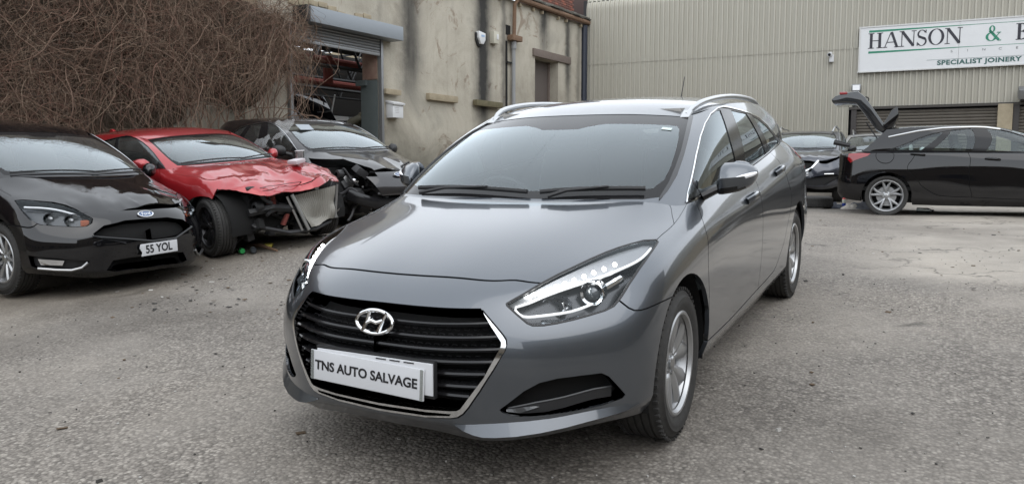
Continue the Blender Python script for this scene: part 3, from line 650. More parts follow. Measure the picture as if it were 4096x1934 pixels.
    # lower lip under the bumper
    MB().box((.60, 0, .20), (.3, .9, .01)).build('undertray', M['trim'], root)
    # greenhouse
    scr = [(0, .64), (.35, .638), (.60, .634), (.6868, .6256), (.6967, .4568), (.7031, .3118), (.7002, .206), (.692, .1121), (.672, .03), (.6, .012), (0, .012)]
    trimo = [(.6868, .63), (.7132, .6178), (.7214, .4538), (.7265, .2805), (.7226, .1538), (.7024, .07), (.675, .012)]
    clear = [(0, .057), (.1395, .056), (.3633, .0584), (.5677, .0644), (.63, .075), (.6697, .13), (.679, .2041), (.6794, .2947), (.6721, .4079), (.658, .50), (.645, .525), (.5967, .5305), (.25, .5342), (.1572, .5069), (.1103, .4843), (0, .484)]
    dlo = [(.845, .01), (.825, .06), (.8189, .1097), (.8138, .1468), (.7981, .276), (.7951, .4121), (.8142, .5135), (.8691, .5926), (.983, .6279), (1.1238, .6304), (1.3227, .609), (1.6343, .5675), (1.90, .5238), (2.16, .4566), (2.38, .3446), (2.58, .2041), (2.82, .0445), (2.86, .022), (2.8, .012), (1.86, .0092), (1.2, .008)]
    def inset(poly, d):
        p = resample(poly, .02, True); t = np.roll(p, -1, 0)-np.roll(p, 1, 0); t /= np.linalg.norm(t, axis=1, keepdims=True); nn = np.stack([-t[:, 1], t[:, 0]], 1)
        area = .5*np.sum(p[:, 0]*np.roll(p[:, 1], -1)-np.roll(p[:, 0], -1)*p[:, 1]); return p+nn*d*(1 if area > 0 else -1)
    rearw = [(4.135, .10), (3.85, .10), (3.62, .14), (3.55, .3), (3.56, .48), (3.65, .55), (4.135, .56)]
    outl = [('screen', resample(scr, .03, True)), ('pillar_trim', resample(scr[3:9]+trimo[::-1], .03, True)), ('clear', resample(clear, .03, True))]
    outl += [('chrome', resample(dlo, .02, True)), ('frame', inset(dlo, .011)), ('front_glass', resample([(1.06, .602), (.985, .605), (.885, .572), (.832, .505), (.816, .41), (.82, .276), (.838, .14), (.99, .035), (1.2, .028), (1.56, .028)], .03, True)),
             ('rear_glass', resample([(1.37, .578), (1.80, .522), (2.215, .03), (1.72, .03)], .03, True)), ('quarter_glass', resample([(1.95, .49), (2.14, .435), (2.36, .325), (2.55, .19), (2.76, .05), (2.73, .034), (2.36, .032)], .03, True))]
    outl += [('rear_screen', resample(rearw, .03, True)), ('sail', resample([(.83, .06), (.828, .12), (.96, .045), (.985, .03), (.86, .022)], .02, True))]
    k = Cut(green, outl, .035)
    k.split({'pillar': (.76, .3), 'pillar_rear': (3.2, .3)}, 'pillar')
    for n in ('pillar', 'pillar_rear'):
        if (k.reg == n).any(): pair(k, 'side_pillar' if n == 'pillar' else 'rear_pillar', n, P, root)
    k.make('windscreen_border', 'screen', M['frit'], root, off=-.002, lip=0, both=True)
    k.make('windscreen', 'clear', M['screen'], root, off=-.002, lip=0, both=True)
    pair(k, 'windscreen_trim', 'pillar_trim', mat('gloss pillar trim', (.015, .016, .018), .12, 0, .3), root, off=.005)
    pair(k, 'window_trim', 'chrome', M['chrome'], root, off=.006); pair(k, 'window_frame', 'frame', M['gloss_black'], root, off=.0)
    pair(k, 'mirror_sail', 'sail', M['glass_dark'], root, off=.003)
    for n in ('front_glass', 'rear_glass', 'quarter_glass'): pair(k, n.replace('front_glass', 'front_window').replace('rear_glass', 'rear_window').replace('quarter_glass', 'quarter_window'), n, M['glass'], root, off=-.004, lip=0)
    k.make('rear_screen', 'rear_screen', M['glass'], root, off=-.002, lip=0, both=True)
    r = Cut(roof, [], .06); r.make('roof', '', P, root, both=True, lip=.015)
    # roof rails
    T = np.array(ESTATE_TOP)
    for s in (1, -1):
        path = curve([(-1.06, .592, 1.334), (-1.13, .606, 1.368), (-1.3, .626, 1.405), (-1.6, .642, 1.428), (-2.0, .645, 1.432), (-2.4, .63, 1.42), (-2.75, .602, 1.392), (-2.98, .575, 1.352)], 26)
        MB().tube(mir(path, s), [.010]+[.0125]*24+[.009], 10, flat=1.3).build('roof_rail', M['satin'], root, smooth=True)
        sk = MB().box((-1.06, .592*s, 1.333), (.09, .05, .022), Matrix.Rotation(R_(25), 3, 'Y')); sk.build('rail_foot', M['satin'], root, bevel=.01)
    an = MB().tube([(-2.9, .0, 1.41), (-3.02, 0, 1.62)], [.005, .003], 6); an.tube([(-2.87, 0, 1.405), (-2.93, 0, 1.435)], [.02, .009], 8); an.build('aerial', M['black'], root, smooth=True)
    # mirrors
    for s in (1, -1):
        m = link(bpy.data.objects.new('door_mirror', None), root)
        # shell: sections from the stalk outwards (y), each a rounded outline in x, z
        secs = [(.868, -.64, 1.005, .035, .03), (.88, -.645, 1.03, .07, .06), (.895, -.655, 1.038, .095, .068), (.93, -.67, 1.041, .098, .066), (.965, -.685, 1.043, .09, .060), (.995, -.70, 1.046, .076, .050), (1.018, -.713, 1.049, .055, .036), (1.03, -.722, 1.052, .03, .018), (1.034, -.725, 1.053, .008, .006)]
        V, n = [], 20
        for y, x, z, ax, az in secs:
            for q in range(n):
                a = 2*math.pi*q/n; ca, sa = math.cos(a), math.sin(a)
                px = ax*math.copysign(abs(ca)**.55, ca); pz_ = az*math.copysign(abs(sa)**.6, sa)
                px *= .55 if px < 0 else 1-.45*max(0, sa)+.12*min(0, sa)
                V.append((x+px*.9, y*s, z+pz_-(.012 if sa < 0 and px > 0 else 0)-(.42*px if px > 0 and sa > 0 else 0)))
        F = flipF([(i*n+q, i*n+(q+1) % n, (i+1)*n+(q+1) % n, (i+1)*n+q) for i in range(len(secs)-1) for q in range(n)]+[tuple(range(n))[::-1], tuple(range((len(secs)-1)*n, len(secs)*n))], s)
        low_z = 1.012; fm = [1 if np.mean([V[i][2] for i in f])+ .10*(np.mean([abs(V[i][1]) for i in f])-.95) < 1.0 else 0 for f in F]  # lower shell set black, the dark reflection there put into its colour
        sh = MB(); sh.V, sh.F, sh.M = V, F, fm; sh.build('mirror_shell', None, m, smooth=True, mats=[P, M['gloss_black']], angle=60)
        st = MB().tube([(-.60, .80*s, .955), (-.62, .85*s, .98), (-.645, .90*s, 1.0)], [.045, .04, .03], 10, flat=.6); st.build('mirror_stalk', M['gloss_black'], m, smooth=True)
        rp = MB().tube([(-.612, .93*s, 1.032), (-.622, .96*s, 1.036), (-.642, .99*s, 1.042), (-.672, 1.016*s, 1.05), (-.70, 1.032*s, 1.056)], [.007, .011, .012, .011, .006], 8); rp.build('mirror_indicator', M['lamp_white'], m, smooth=True)
        MB().lathe([(0, 0), (.07, 0)], 20, 'x', (-.738, .95*s, 1.042)).build('mirror_glass', M['lamp_silver'], m)
    # handles
    for s in (1, -1):
        for uv, w in (((2.50, .745), .1), ((3.36, .795), .1)):
            p_ = at_uv(low, [(uv[0]-w, uv[1]-.012), (uv[0]-w*.6, uv[1]-.004), (uv[0], uv[1]), (uv[0]+w*.6, uv[1]+.004), (uv[0]+w, uv[1]+.004)], 0)
            nn = low.normal(np.array([uv[0]]), np.array([uv[1]]))[0]
            h = link(bpy.data.objects.new('door_handle', None), root)
            pts = [p_[0]+nn*.004, p_[1]+nn*.03, p_[2]+nn*.036, p_[3]+nn*.03, p_[4]+nn*.004]
            MB().tube(mir(curve(pts, 12), s), .013, 8, flat=1.4).build('handle_grip', P, h, smooth=True)
            cup = MB(); n_ = 20; cu = [(uv[0]+.055*math.cos(a)-.01, uv[1]+.026*math.sin(a)) for a in np.linspace(0, 2*math.pi, n_, endpoint=False)]; cup.add(mir(at_uv(low, cu, .0025), s), flipF([tuple(range(n_))], s)); cup.build('handle_cup', M['void'], h)
    # wipers and cowl
    cw = MB(); us = np.linspace(-.64, .64, 21); A = []
    for u in us:
        q = low.at(np.array([abs(u)]), np.array([low.V]))[0]; sg = 1 if u >= 0 else -1; A.append((q[0]+.02, q[1]*sg, q[2]-.03)); 
    B = [(a[0]-.13, a[1], a[2]+.035) for a in A]
    cw.add(A+B, [(i, i+1, i+1+len(A), i+len(A)) for i in range(len(A)-1)]); cw.build('cowl', M['trim'], root, smooth=True)
    def onscreen(u, v, off): 
        q = green.at(np.array([abs(u)]), np.array([v]))[0]+green.normal(np.array([abs(u)]), np.array([v]))[0]*off; return (q[0], q[1]*(1 if u >= 0 else -1), q[2])
    for pts in ([(-.50, .035), (-.3, .047), (-.1, .043), (.10, .03)], [(.16, .03), (.3, .045), (.45, .05), (.60, .05)]):
        w = link(bpy.data.objects.new('wiper', None), root)
        MB().tube([onscreen(u, v, .022) for u, v in resample(pts, .05, smooth=True)], .008, 6, flat=1.5).build('wiper_blade', M['black'], w, smooth=True)
        mu = pts[1]; MB().tube([onscreen(pts[0][0]+.05, .0, .03), onscreen(mu[0]*.9+pts[0][0]*.1, mu[1]-.02, .038), onscreen(*pts[2], .034)], [.011, .009, .006], 6).build('wiper_arm', M['black'], w, smooth=True)
    # wheels
    for s in (1, -1):
        build_wheel(root, 0, s*.782, s, .317, .216, .205, 'twin', steer=R_(2)); build_wheel(root, -2.77, s*.785, s, .317, .216, .205, 'twin')
        wheel_well(root, -.005, .87, s, .385, .322); wheel_well(root, -2.77, .87, s, .385, .322)
    build_cabin(root, -.5, seat_x=-1.35, half=.66)
    MB().box((-.86, 0, 1.20), (.03, .22, .065), Matrix.Rotation(R_(-10), 3, 'Y')).build('rear_view_mirror', M['black'], root, bevel=.02)
    MB().box((-1.5, 0, .27), (3.6, 1.5, .12)).build('underbody', M['void'], root)
    st = MB(); q4 = at_uv(green, [(.575, .505), (.625, .50), (.622, .478), (.572, .482)], .001); st.add([tuple(v) for v in q4], [(0, 1, 2, 3)]); st.build('screen_sticker', mat('pale screen sticker', (.5, .58, .55), .6), root)
    hl = MB(); hl.box((-2.2, 0, 1.36), (2.2, 1.1, .02)); hl.build('headlining', M['lining'], root)
    return root
# ---------- the other cars: the same kind of skin stretched to each car's own proportions ----------
def stretch(xm, zm, ys=1.):
    """xm, zm: lists of (from, to) along the length and the height"""
    xm = sorted(xm); zm = sorted(zm); xa, xb = np.array(xm).T; za, zb = np.array(zm).T
    def f(p):
        p = np.array(p, float); q = p.copy()
        q[..., 0] = np.interp(p[..., 0], xa, xb); q[..., 2] = np.interp(p[..., 2], za, zb); q[..., 1] = p[..., 1]*ys; return q
    low = np.array(ESTATE_LOW); top = np.array(ESTATE_TOP); rg = np.array([(x, 0, z) for x, z in ESTATE_ROOF])
    L, T, Rg = f(low), f(top), f(rg)
    return dict(L=L, T=T, R=Rg[:, [0, 2]], low=low_patch(L), green=green_patch(L[-1], T), roof=roof_patch(T, Rg[:, [0, 2]]))
SHAPES = {
 'hatch': stretch([(.9, .9), (.72, .74), (0, 0), (-.25, -.22), (-.95, -.98), (-2.77, -2.648), (-3.42, -3.2), (-3.9, -3.47)], [(.19, .20), (.42, .43), (.685, .70), (.774, .80), (.92, .985), (.966, 1.035), (1.115, 1.10), (1.352, 1.41), (1.455, 1.49)]),
 'coupe': stretch([(.9, .80), (.72, .66), (0, -.12), (-.11, -.50), (-.3, -.72), (-.95, -1.27), (-1.06, -1.38), (-2.0, -2.05), (-2.77, -2.69), (-3.42, -2.98), (-3.9, -3.62)], [(.19, .18), (.42, .41), (.685, .67), (.774, .77), (.92, .93), (.966, .97), (1.115, 1.03), (1.352, 1.31), (1.455, 1.405)], .98),
 'suv': stretch([(.9, .9), (0, 0), (-.25, -.2), (-.95, -.95), (-2.77, -2.646), (-3.42, -3.1), (-3.9, -3.45)], [(.19, .27), (.42, .56), (.685, .83), (.774, .95), (.92, 1.08), (.966, 1.11), (1.115, 1.18), (1.352, 1.50), (1.455, 1.575)], 1.01),
 'hatch_b': stretch([(.9, .87), (0, 0), (-.25, -.2), (-.95, -.98), (-2.77, -2.662), (-3.42, -3.22), (-3.9, -3.48)], [(.19, .17), (.42, .41), (.685, .69), (.774, .79), (.92, .97), (.966, 1.0), (1.115, 1.04), (1.352, 1.385), (1.455, 1.465)]),
}
def euler_frame(x, y, z, yaw, pitch=0., roll=0.):
    """pose on the yard; pitch lifts the nose, roll lifts the left side"""
    yaw, pitch, roll = R_(yaw), R_(pitch), R_(roll)
    f = Vector((math.cos(yaw)*math.cos(pitch), math.sin(yaw)*math.cos(pitch), math.sin(pitch))); l = Vector((-math.sin(yaw), math.cos(yaw), 0)); n = f.cross(l)
    l2 = l*math.cos(roll)+n*math.sin(roll); n2 = f.cross(l2)
    return Matrix(((f.x, l2.x, n2.x, x), (f.y, l2.y, n2.y, y), (f.z, l2.z, n2.z, z), (0, 0, 0, 1)))
from mathutils import noise as mnoise
E_LOW, E_GREEN = low_patch(ESTATE_LOW), green_patch(ESTATE_LOW[-1], ESTATE_TOP)
SCR = [(0, .64), (.35, .638), (.60, .634), (.6868, .6256), (.6967, .4568), (.7031, .3118), (.7002, .206), (.692, .1121), (.672, .03), (.6, .012), (0, .012)]
CLEAR = [(0, .05), (.3633, .052), (.5677, .06), (.63, .075), (.6697, .13), (.679, .2041), (.6794, .2947), (.6721, .4079), (.662, .52), (.645, .565), (.5967, .575), (.25, .58), (.16, .58), (.11, .55), (0, .55)]
DLO = [(.845, .01), (.825, .06), (.8189, .1097), (.8138, .1468), (.7981, .276), (.7951, .4121), (.8142, .5135), (.8691, .5926), (.983, .6279), (1.1238, .6304), (1.3227, .609), (1.6343, .5675), (1.90, .5238), (2.16, .4566), (2.38, .3446), (2.58, .2041), (2.82, .0445), (2.86, .022), (2.8, .012), (1.86, .0092), (1.2, .008)]
def crumple(amp, scale, seed=0, fold=1., falloff=None):
    off = Vector((seed*3.1, seed*1.7, seed*.7))
    def f(P):
        Q = P.copy()
        for i, p in enumerate(P):
            v = Vector(p)*scale+off; a = mnoise.ridged_multi_fractal(v, 1., 2., 3, 1., 2.)-1.1; b = mnoise.noise(v*.6)
            k = 1. if falloff is None else falloff(p); Q[i, 2] += amp*k*(fold*a*.6+b); Q[i, 0] += amp*k*.5*mnoise.noise(v*1.3+Vector((5, 0, 0)))
        return Q
    return f
def shell(root, S, P, head=None, grilles=(), removed=(), doors=4, arches=((0, .33, .37),), chrome_dlo=True, tail=None, bonnet_move=None, tailgate=True, extra_gaps=(), step=.032, dlo=None, bonnet_halves=None, skip=(), glass_m='glass', screen_m='screen_far', rear_cut=None):
    """skin a car: panels parted by gaps, glass, pillars and roof, all children of root"""
    low, green, roof = S['low'], S['green'], S['roof']
    def U(q): q = np.asarray(q, float); return np.stack([np.interp(q[:, 0], E_LOW.u, low.u), np.interp(q[:, 1], E_LOW.v, low.v)], 1)
    def G(q): q = np.asarray(q, float); return np.stack([np.interp(q[:, 0], E_GREEN.u, green.u), np.interp(q[:, 1], E_GREEN.v, green.v)], 1)
    lines = [G_BUMPER, G_BONNET, G_BONNET_REAR, G_SHUT, G_DOOR_F, G_SILL]+([G_DOOR_M, G_DOOR_R] if doors == 4 else [[(u-.28, v) for u, v in G_DOOR_R]])
    outl = [('gap', strip(U(q), .007)) for q in lines]+[('gap', strip(q, .007)) for q in extra_gaps]
    outl += [('gap', strip(U(q), .007)) for q in ([(4.95,-.01),(4.95,.55),(5.0,.7),(4.95,.95),(4.9,1.06)], [(4.95,.38),(5.3,.38),(5.65,.38)], [(4.28,.36),(4.5,.40),(4.75,.45),(4.95,.46)])]
    if head is not None: h = resample(head, .025, True); outl += [('gap', h), ('lamp', (h-h.mean(0))*.965+h.mean(0))]
    for name, q, *_ in grilles: outl.append((name, resample(q, .025, True)))
    if tail is not None: outl.append(('tail_lamp', resample(tail, .03, True)))
    for q in removed: outl.append(('removed', resample(q, .03, True)))
    for xa, za, r in arches: outl.append(('arch', arch(low, xa, za, r, .02)))
    if bonnet_halves is not None: outl.append(('torn', resample(bonnet_halves, .03, True)))
    c = Cut(low, outl, step)
    m0 = lambda u, v: tuple(U([(u, v)])[0])
    c.split({'bonnet': m0(.2, .9), 'front_bumper': m0(.55, .05), 'front_wing': m0(1.3, .72), 'front_door': m0(2.1, .5), 'rear_door': m0(3.1, .6), 'sill': m0(2.2, .05), 'quarter_panel': m0(4.1, .8), 'tailgate': m0(5.4, .7), 'scuttle': m0(1.25, 1.02), 'rear_bumper': m0(5.3, .2)})
    for n in ('bonnet', 'front_bumper', 'tailgate', 'rear_bumper'):
        if n in skip or (n == 'tailgate' and not tailgate) or not (c.reg == n).any(): continue
        if n == 'bonnet' and bonnet_halves is not None:
            A = c.region(('bonnet', 'torn'), side=1, move=bonnet_move); B = c.region('bonnet', side=-1, move=(lambda Q: bonnet_move(Q*[1, -1, 1])*[1, -1, 1]) if bonnet_move else None)
            b = len(A[0]); mesh_obj('bonnet', np.concatenate([A[0], B[0]]), list(A[1])+[tuple(i+b for i in f) for f in B[1]], P, root, np.concatenate([A[2], B[2]]))
        elif n == 'bonnet' and bonnet_move is not None:
            A = c.region('bonnet', side=1, move=bonnet_move); B = c.region('bonnet', side=-1, move=lambda Q: bonnet_move(Q*[1, -1, 1])*[1, -1, 1])
            b = len(A[0]); mesh_obj('bonnet', np.concatenate([A[0], B[0]]), list(A[1])+[tuple(i+b for i in f) for f in B[1]], P, root, np.concatenate([A[2], B[2]]))
        else: c.make(n, n, P, root, both=True)
    for n in ('front_wing', 'front_door', 'rear_door', 'sill', 'quarter_panel', 'scuttle', 'body_shell'):
        if n not in skip and (c.reg == n).any(): pair(c, n, n, P, root, lip=.02)
    if 'gap' not in skip: c.make('panel_gaps', 'gap', M['seam'], root, off=-.012, lip=0, both=True)
    if tail is not None: pair(c, 'tail_lamp', 'tail_lamp', M['red_lens'], root, off=.006)
    for name, q, mt, depth, both in grilles:
        if both: c.make(name, name, M[mt], root, off=-depth, lip=-depth, both=True)
        else: pair(c, name, name, M[mt], root, off=-depth, lip=-depth)
    lamps = []
    if head is not None:
        for s in (1, -1):
            h = link(bpy.data.objects.new('headlamp', None), root); c.make('lamp_housing', 'lamp', M['lamp_house'], h, off=-.06, lip=-.06, side=s); c.make('lens', 'lamp', M['lens'], h, off=0, lip=.004, side=s); lamps.append(h)
    # glass ring
    dl = DLO if dlo is None else dlo
    ins = resample(G(dl), .02, True); t = np.roll(ins, -1, 0)-np.roll(ins, 1, 0); t /= np.linalg.norm(t, axis=1, keepdims=True); nn = np.stack([-t[:, 1], t[:, 0]], 1); ar = np.sum(ins[:, 0]*np.roll(ins[:, 1], -1)-np.roll(ins[:, 0], -1)*ins[:, 1])
    ins = ins+nn*.013*(1 if ar > 0 else -1)
    if doors == 4: panes = [('front_window', [(1.06, .602), (.985, .605), (.885, .572), (.832, .505), (.816, .41), (.82, .276), (.838, .14), (.99, .035), (1.2, .028), (1.56, .028)]), ('rear_window', [(1.37, .578), (1.80, .522), (2.215, .03), (1.72, .03)]), ('quarter_window', [(1.95, .49), (2.14, .435), (2.36, .325), (2.55, .19), (2.76, .05), (2.73, .034), (2.36, .032)])]
    else: panes = [('front_window', [(1.5, .575), (1.06, .602), (.985, .605), (.885, .572), (.832, .505), (.816, .41), (.82, .276), (.838, .14), (.99, .035), (1.2, .028), (1.72, .028)]), ('rear_window', [(1.6, .555), (1.95, .49), (2.14, .435), (2.36, .325), (2.55, .19), (2.70, .06), (1.84, .032)])]
    outl = [('screen', resample(G(SCR), .03, True)), ('clear', resample(G(CLEAR), .03, True)), ('chrome', resample(G(dl), .02, True)), ('frame', ins)]+[(n, resample(G(q), .03, True)) for n, q in panes]
    outl += [('rear_screen', resample(G([(4.135, .10), (3.85, .10), (3.62, .14), (3.55, .3), (3.56, .48), (3.65, .55), (4.135, .56)]), .03, True))]
    if rear_cut is not None:
        q = np.array(rear_cut); u, v = find_xz(green, q[:, 0], q[:, 1], np.full(len(q), green.U*.7), np.linspace(green.V*.9, .05, len(q)))
        outl.append(('removed', resample([(u[0], green.V+.01)]+list(zip(u, v))+[(u[-1]+.1, -.01), (green.U+.01, -.01), (green.U+.01, green.V+.01)], .03, True)))
    k = Cut(green, outl, .04); k.split({}, 'side_pillar')
    pair(k, 'side_pillar', 'side_pillar', P, root); k.make('windscreen_border', 'screen', M['frit'], root, off=-.002, lip=0, both=True); k.make('windscreen', 'clear', M[screen_m], root, off=-.002, lip=0, both=True)
    pair(k, 'window_trim', 'chrome', M['satin'] if chrome_dlo else M['gloss_black'], root, off=.005); pair(k, 'window_frame', 'frame', M['gloss_black'], root)
    for n, q in panes: pair(k, n, n, M[glass_m], root, off=-.004, lip=0)
    if tailgate: k.make('rear_screen', 'rear_screen', M['glass_dark'], root, off=-.002, lip=0, both=True)
    ro = []
    if rear_cut is not None:
        uu = np.linspace(0, roof.U, 300); xs_ = roof.at(uu, np.full(300, roof.V*.5))[:, 0]; uc = uu[np.argmin(abs(xs_-rear_cut[0][0]+.06))]; ro = [('removed', [(uc, -.01), (roof.U+.01, -.01), (roof.U+.01, roof.V+.01), (uc, roof.V+.01)])]
    r = Cut(roof, ro, .07); r.make('roof', '', P, root, both=True, lip=.015)
    return c, k, lamps
def side_mirror(root, x, y, z, P, s, sc=1.):
    m = link(bpy.data.objects.new('door_mirror', None), root); V, n = [], 16
    secs = [(0, 0, 0, .04, .03), (.02, -.005, .012, .085, .06), (.06, -.015, .02, .10, .078), (.11, -.03, .022, .09, .072), (.15, -.045, .026, .06, .05), (.165, -.05, .028, .015, .014)]
    for dy, dx, dz, ax, az in secs:
        for q in range(n):
            a = 2*math.pi*q/n; ca, sa = math.cos(a), math.sin(a); V.append((x+(dx+ax*math.copysign(abs(ca)**.8, ca)*(1 if ca > 0 else .55))*sc, (y+dy*sc)*s, z+(dz+az*math.copysign(abs(sa)**.8, sa))*sc))
    F = flipF([(i*n+q, i*n+(q+1) % n, (i+1)*n+(q+1) % n, (i+1)*n+q) for i in range(len(secs)-1) for q in range(n)]+[tuple(range(n))[::-1], tuple(range((len(secs)-1)*n, len(secs)*n))], s)
    MB().add(V, F).build('mirror_shell', P, m, smooth=True, angle=60); MB().tube([(x+.04, (y-.11)*s, z-.04), (x, (y+.02)*s, z-.01)], [.035, .022], 8).build('mirror_stalk', M['black'], m, smooth=True)
    return m
def handles(root, low, us, P, v=.75, sides=(1, -1)):
    for s in sides:
        for u, vv in us:
            p = at_uv(low, [(u-.1, vv-.01), (u-.06, vv-.004), (u, vv), (u+.06, vv+.003), (u+.1, vv+.003)], 0); nn = low.normal(np.array([u]), np.array([vv]))[0]
            h = link(bpy.data.objects.new('door_handle', None), root); MB().tube(mir(curve([p[0]+nn*.004, p[1]+nn*.028, p[2]+nn*.034, p[3]+nn*.028, p[4]+nn*.004], 12), s), .012, 8, flat=1.4).build('handle_grip', P, h, smooth=True)
            cu = [(u+.055*math.cos(a), vv+.025*math.sin(a)) for a in np.linspace(0, 2*math.pi, 18, endpoint=False)]; MB().add(mir(at_uv(low, cu, .003), s), flipF([tuple(range(18))], s)).build('handle_cup', M['void'], h)
def oval_badge(root, c, rot, w=.075, h=.03):
    b = link(bpy.data.objects.new('emblem', None), root); b.location = c; b.rotation_euler = rot
    ring = [(0, w*math.cos(a), h*math.sin(a)) for a in np.linspace(0, 2*math.pi, 33)]; MB().tube(ring, .005, 8, caps=False).build('emblem_ring', M['chrome'], b, smooth=True)
    MB().add([(.002, w*math.cos(a), h*math.sin(a)) for a in np.linspace(0, 2*math.pi, 32, endpoint=False)], [tuple(range(32))]).build('emblem_face', mat('emblem enamel', (.12, .16, .26), .2, .4), b)
    text_obj('emblem_script', 'Ford', .042, M['chrome'], b, depth=.001, sx=1.1, mat4=Matrix.Translation((.004, 0, 0)) @ Matrix(((0, 0, 1, 0), (1, 0, 0, 0), (0, 1, 0, 0), (0, 0, 0, 1)))); return b
def wipers(root, green):
    def on(u, v, off): q = green.at(np.array([abs(u)]), np.array([v]))[0]+green.normal(np.array([abs(u)]), np.array([v]))[0]*off; return (q[0], q[1]*(1 if u >= 0 else -1), q[2])
    for pts in ([(-.62, .03), (-.35, .05), (-.1, .05), (.12, .03)], [(.06, .03), (.25, .045), (.45, .055), (.62, .05)]):
        w = link(bpy.data.objects.new('wiper', None), root); MB().tube([on(u, v, .02) for u, v in resample(pts, .06, smooth=True)], .006, 6, flat=1.5).build('wiper_blade', M['black'], w, smooth=True)
def four_wheels(root, wb, yw, R, rim, width, style, alloy='alloy', steer=0, arch_r=.38, sides=(1, -1), za=None):
    for s in sides:
        build_wheel(root, 0, s*yw, s, R, rim, width, style, alloy, steer); build_wheel(root, -wb, s*yw, s, R, rim, width, style, alloy)
        wheel_well(root, 0, yw+.08, s, arch_r+.01, za or R+.005); wheel_well(root, -wb, yw+.08, s, arch_r+.01, za or R+.005)
    MB().box((-wb/2, 0, .27), (wb+.7, 1.45, .12)).build('underbody', M['void'], root)
def clutter(root, x0, x1, y0, y1, z0, z1, n, seed, mats=('black', 'void', 'trim', 'steel'), w=(.5, .25, .2, .05)):
    """broken brackets, ducts and hoses of an opened front end"""
    rnd = random.Random(seed)
    for k in range(n):
        c = Vector((rnd.uniform(x0, x1), rnd.uniform(y0, y1), rnd.uniform(z0, z1))); m = M[rnd.choices(mats, w)[0]]; t = rnd.random()
        if t < .45:
            o = MB().box(c, (rnd.uniform(.05, .16), rnd.uniform(.04, .22), rnd.uniform(.03, .16)), Matrix.Rotation(rnd.uniform(-.6, .6), 3, 'X') @ Matrix.Rotation(rnd.uniform(-.6, .6), 3, 'Y'), taper=rnd.uniform(.6, 1)); o.build('broken_bracket', m, root, bevel=.008)
        elif t < .8:
            d = Vector((rnd.uniform(-.15, .1), rnd.uniform(-.25, .25), rnd.uniform(-.15, .15))); pts = curve([c-d, c-d*.3+Vector((rnd.uniform(-.05, .05), 0, rnd.uniform(-.06, .06))), c+d*.4, c+d], 10); MB().tube(pts, rnd.uniform(.008, .024), 7).build('hose', m, root, smooth=True)
        else: MB().lathe([(0, .05), (.05, .05), (.06, .03), (.06, -.04), (.03, -.05)], 14, 'y', c).build('engine_unit', m, root, smooth=True)

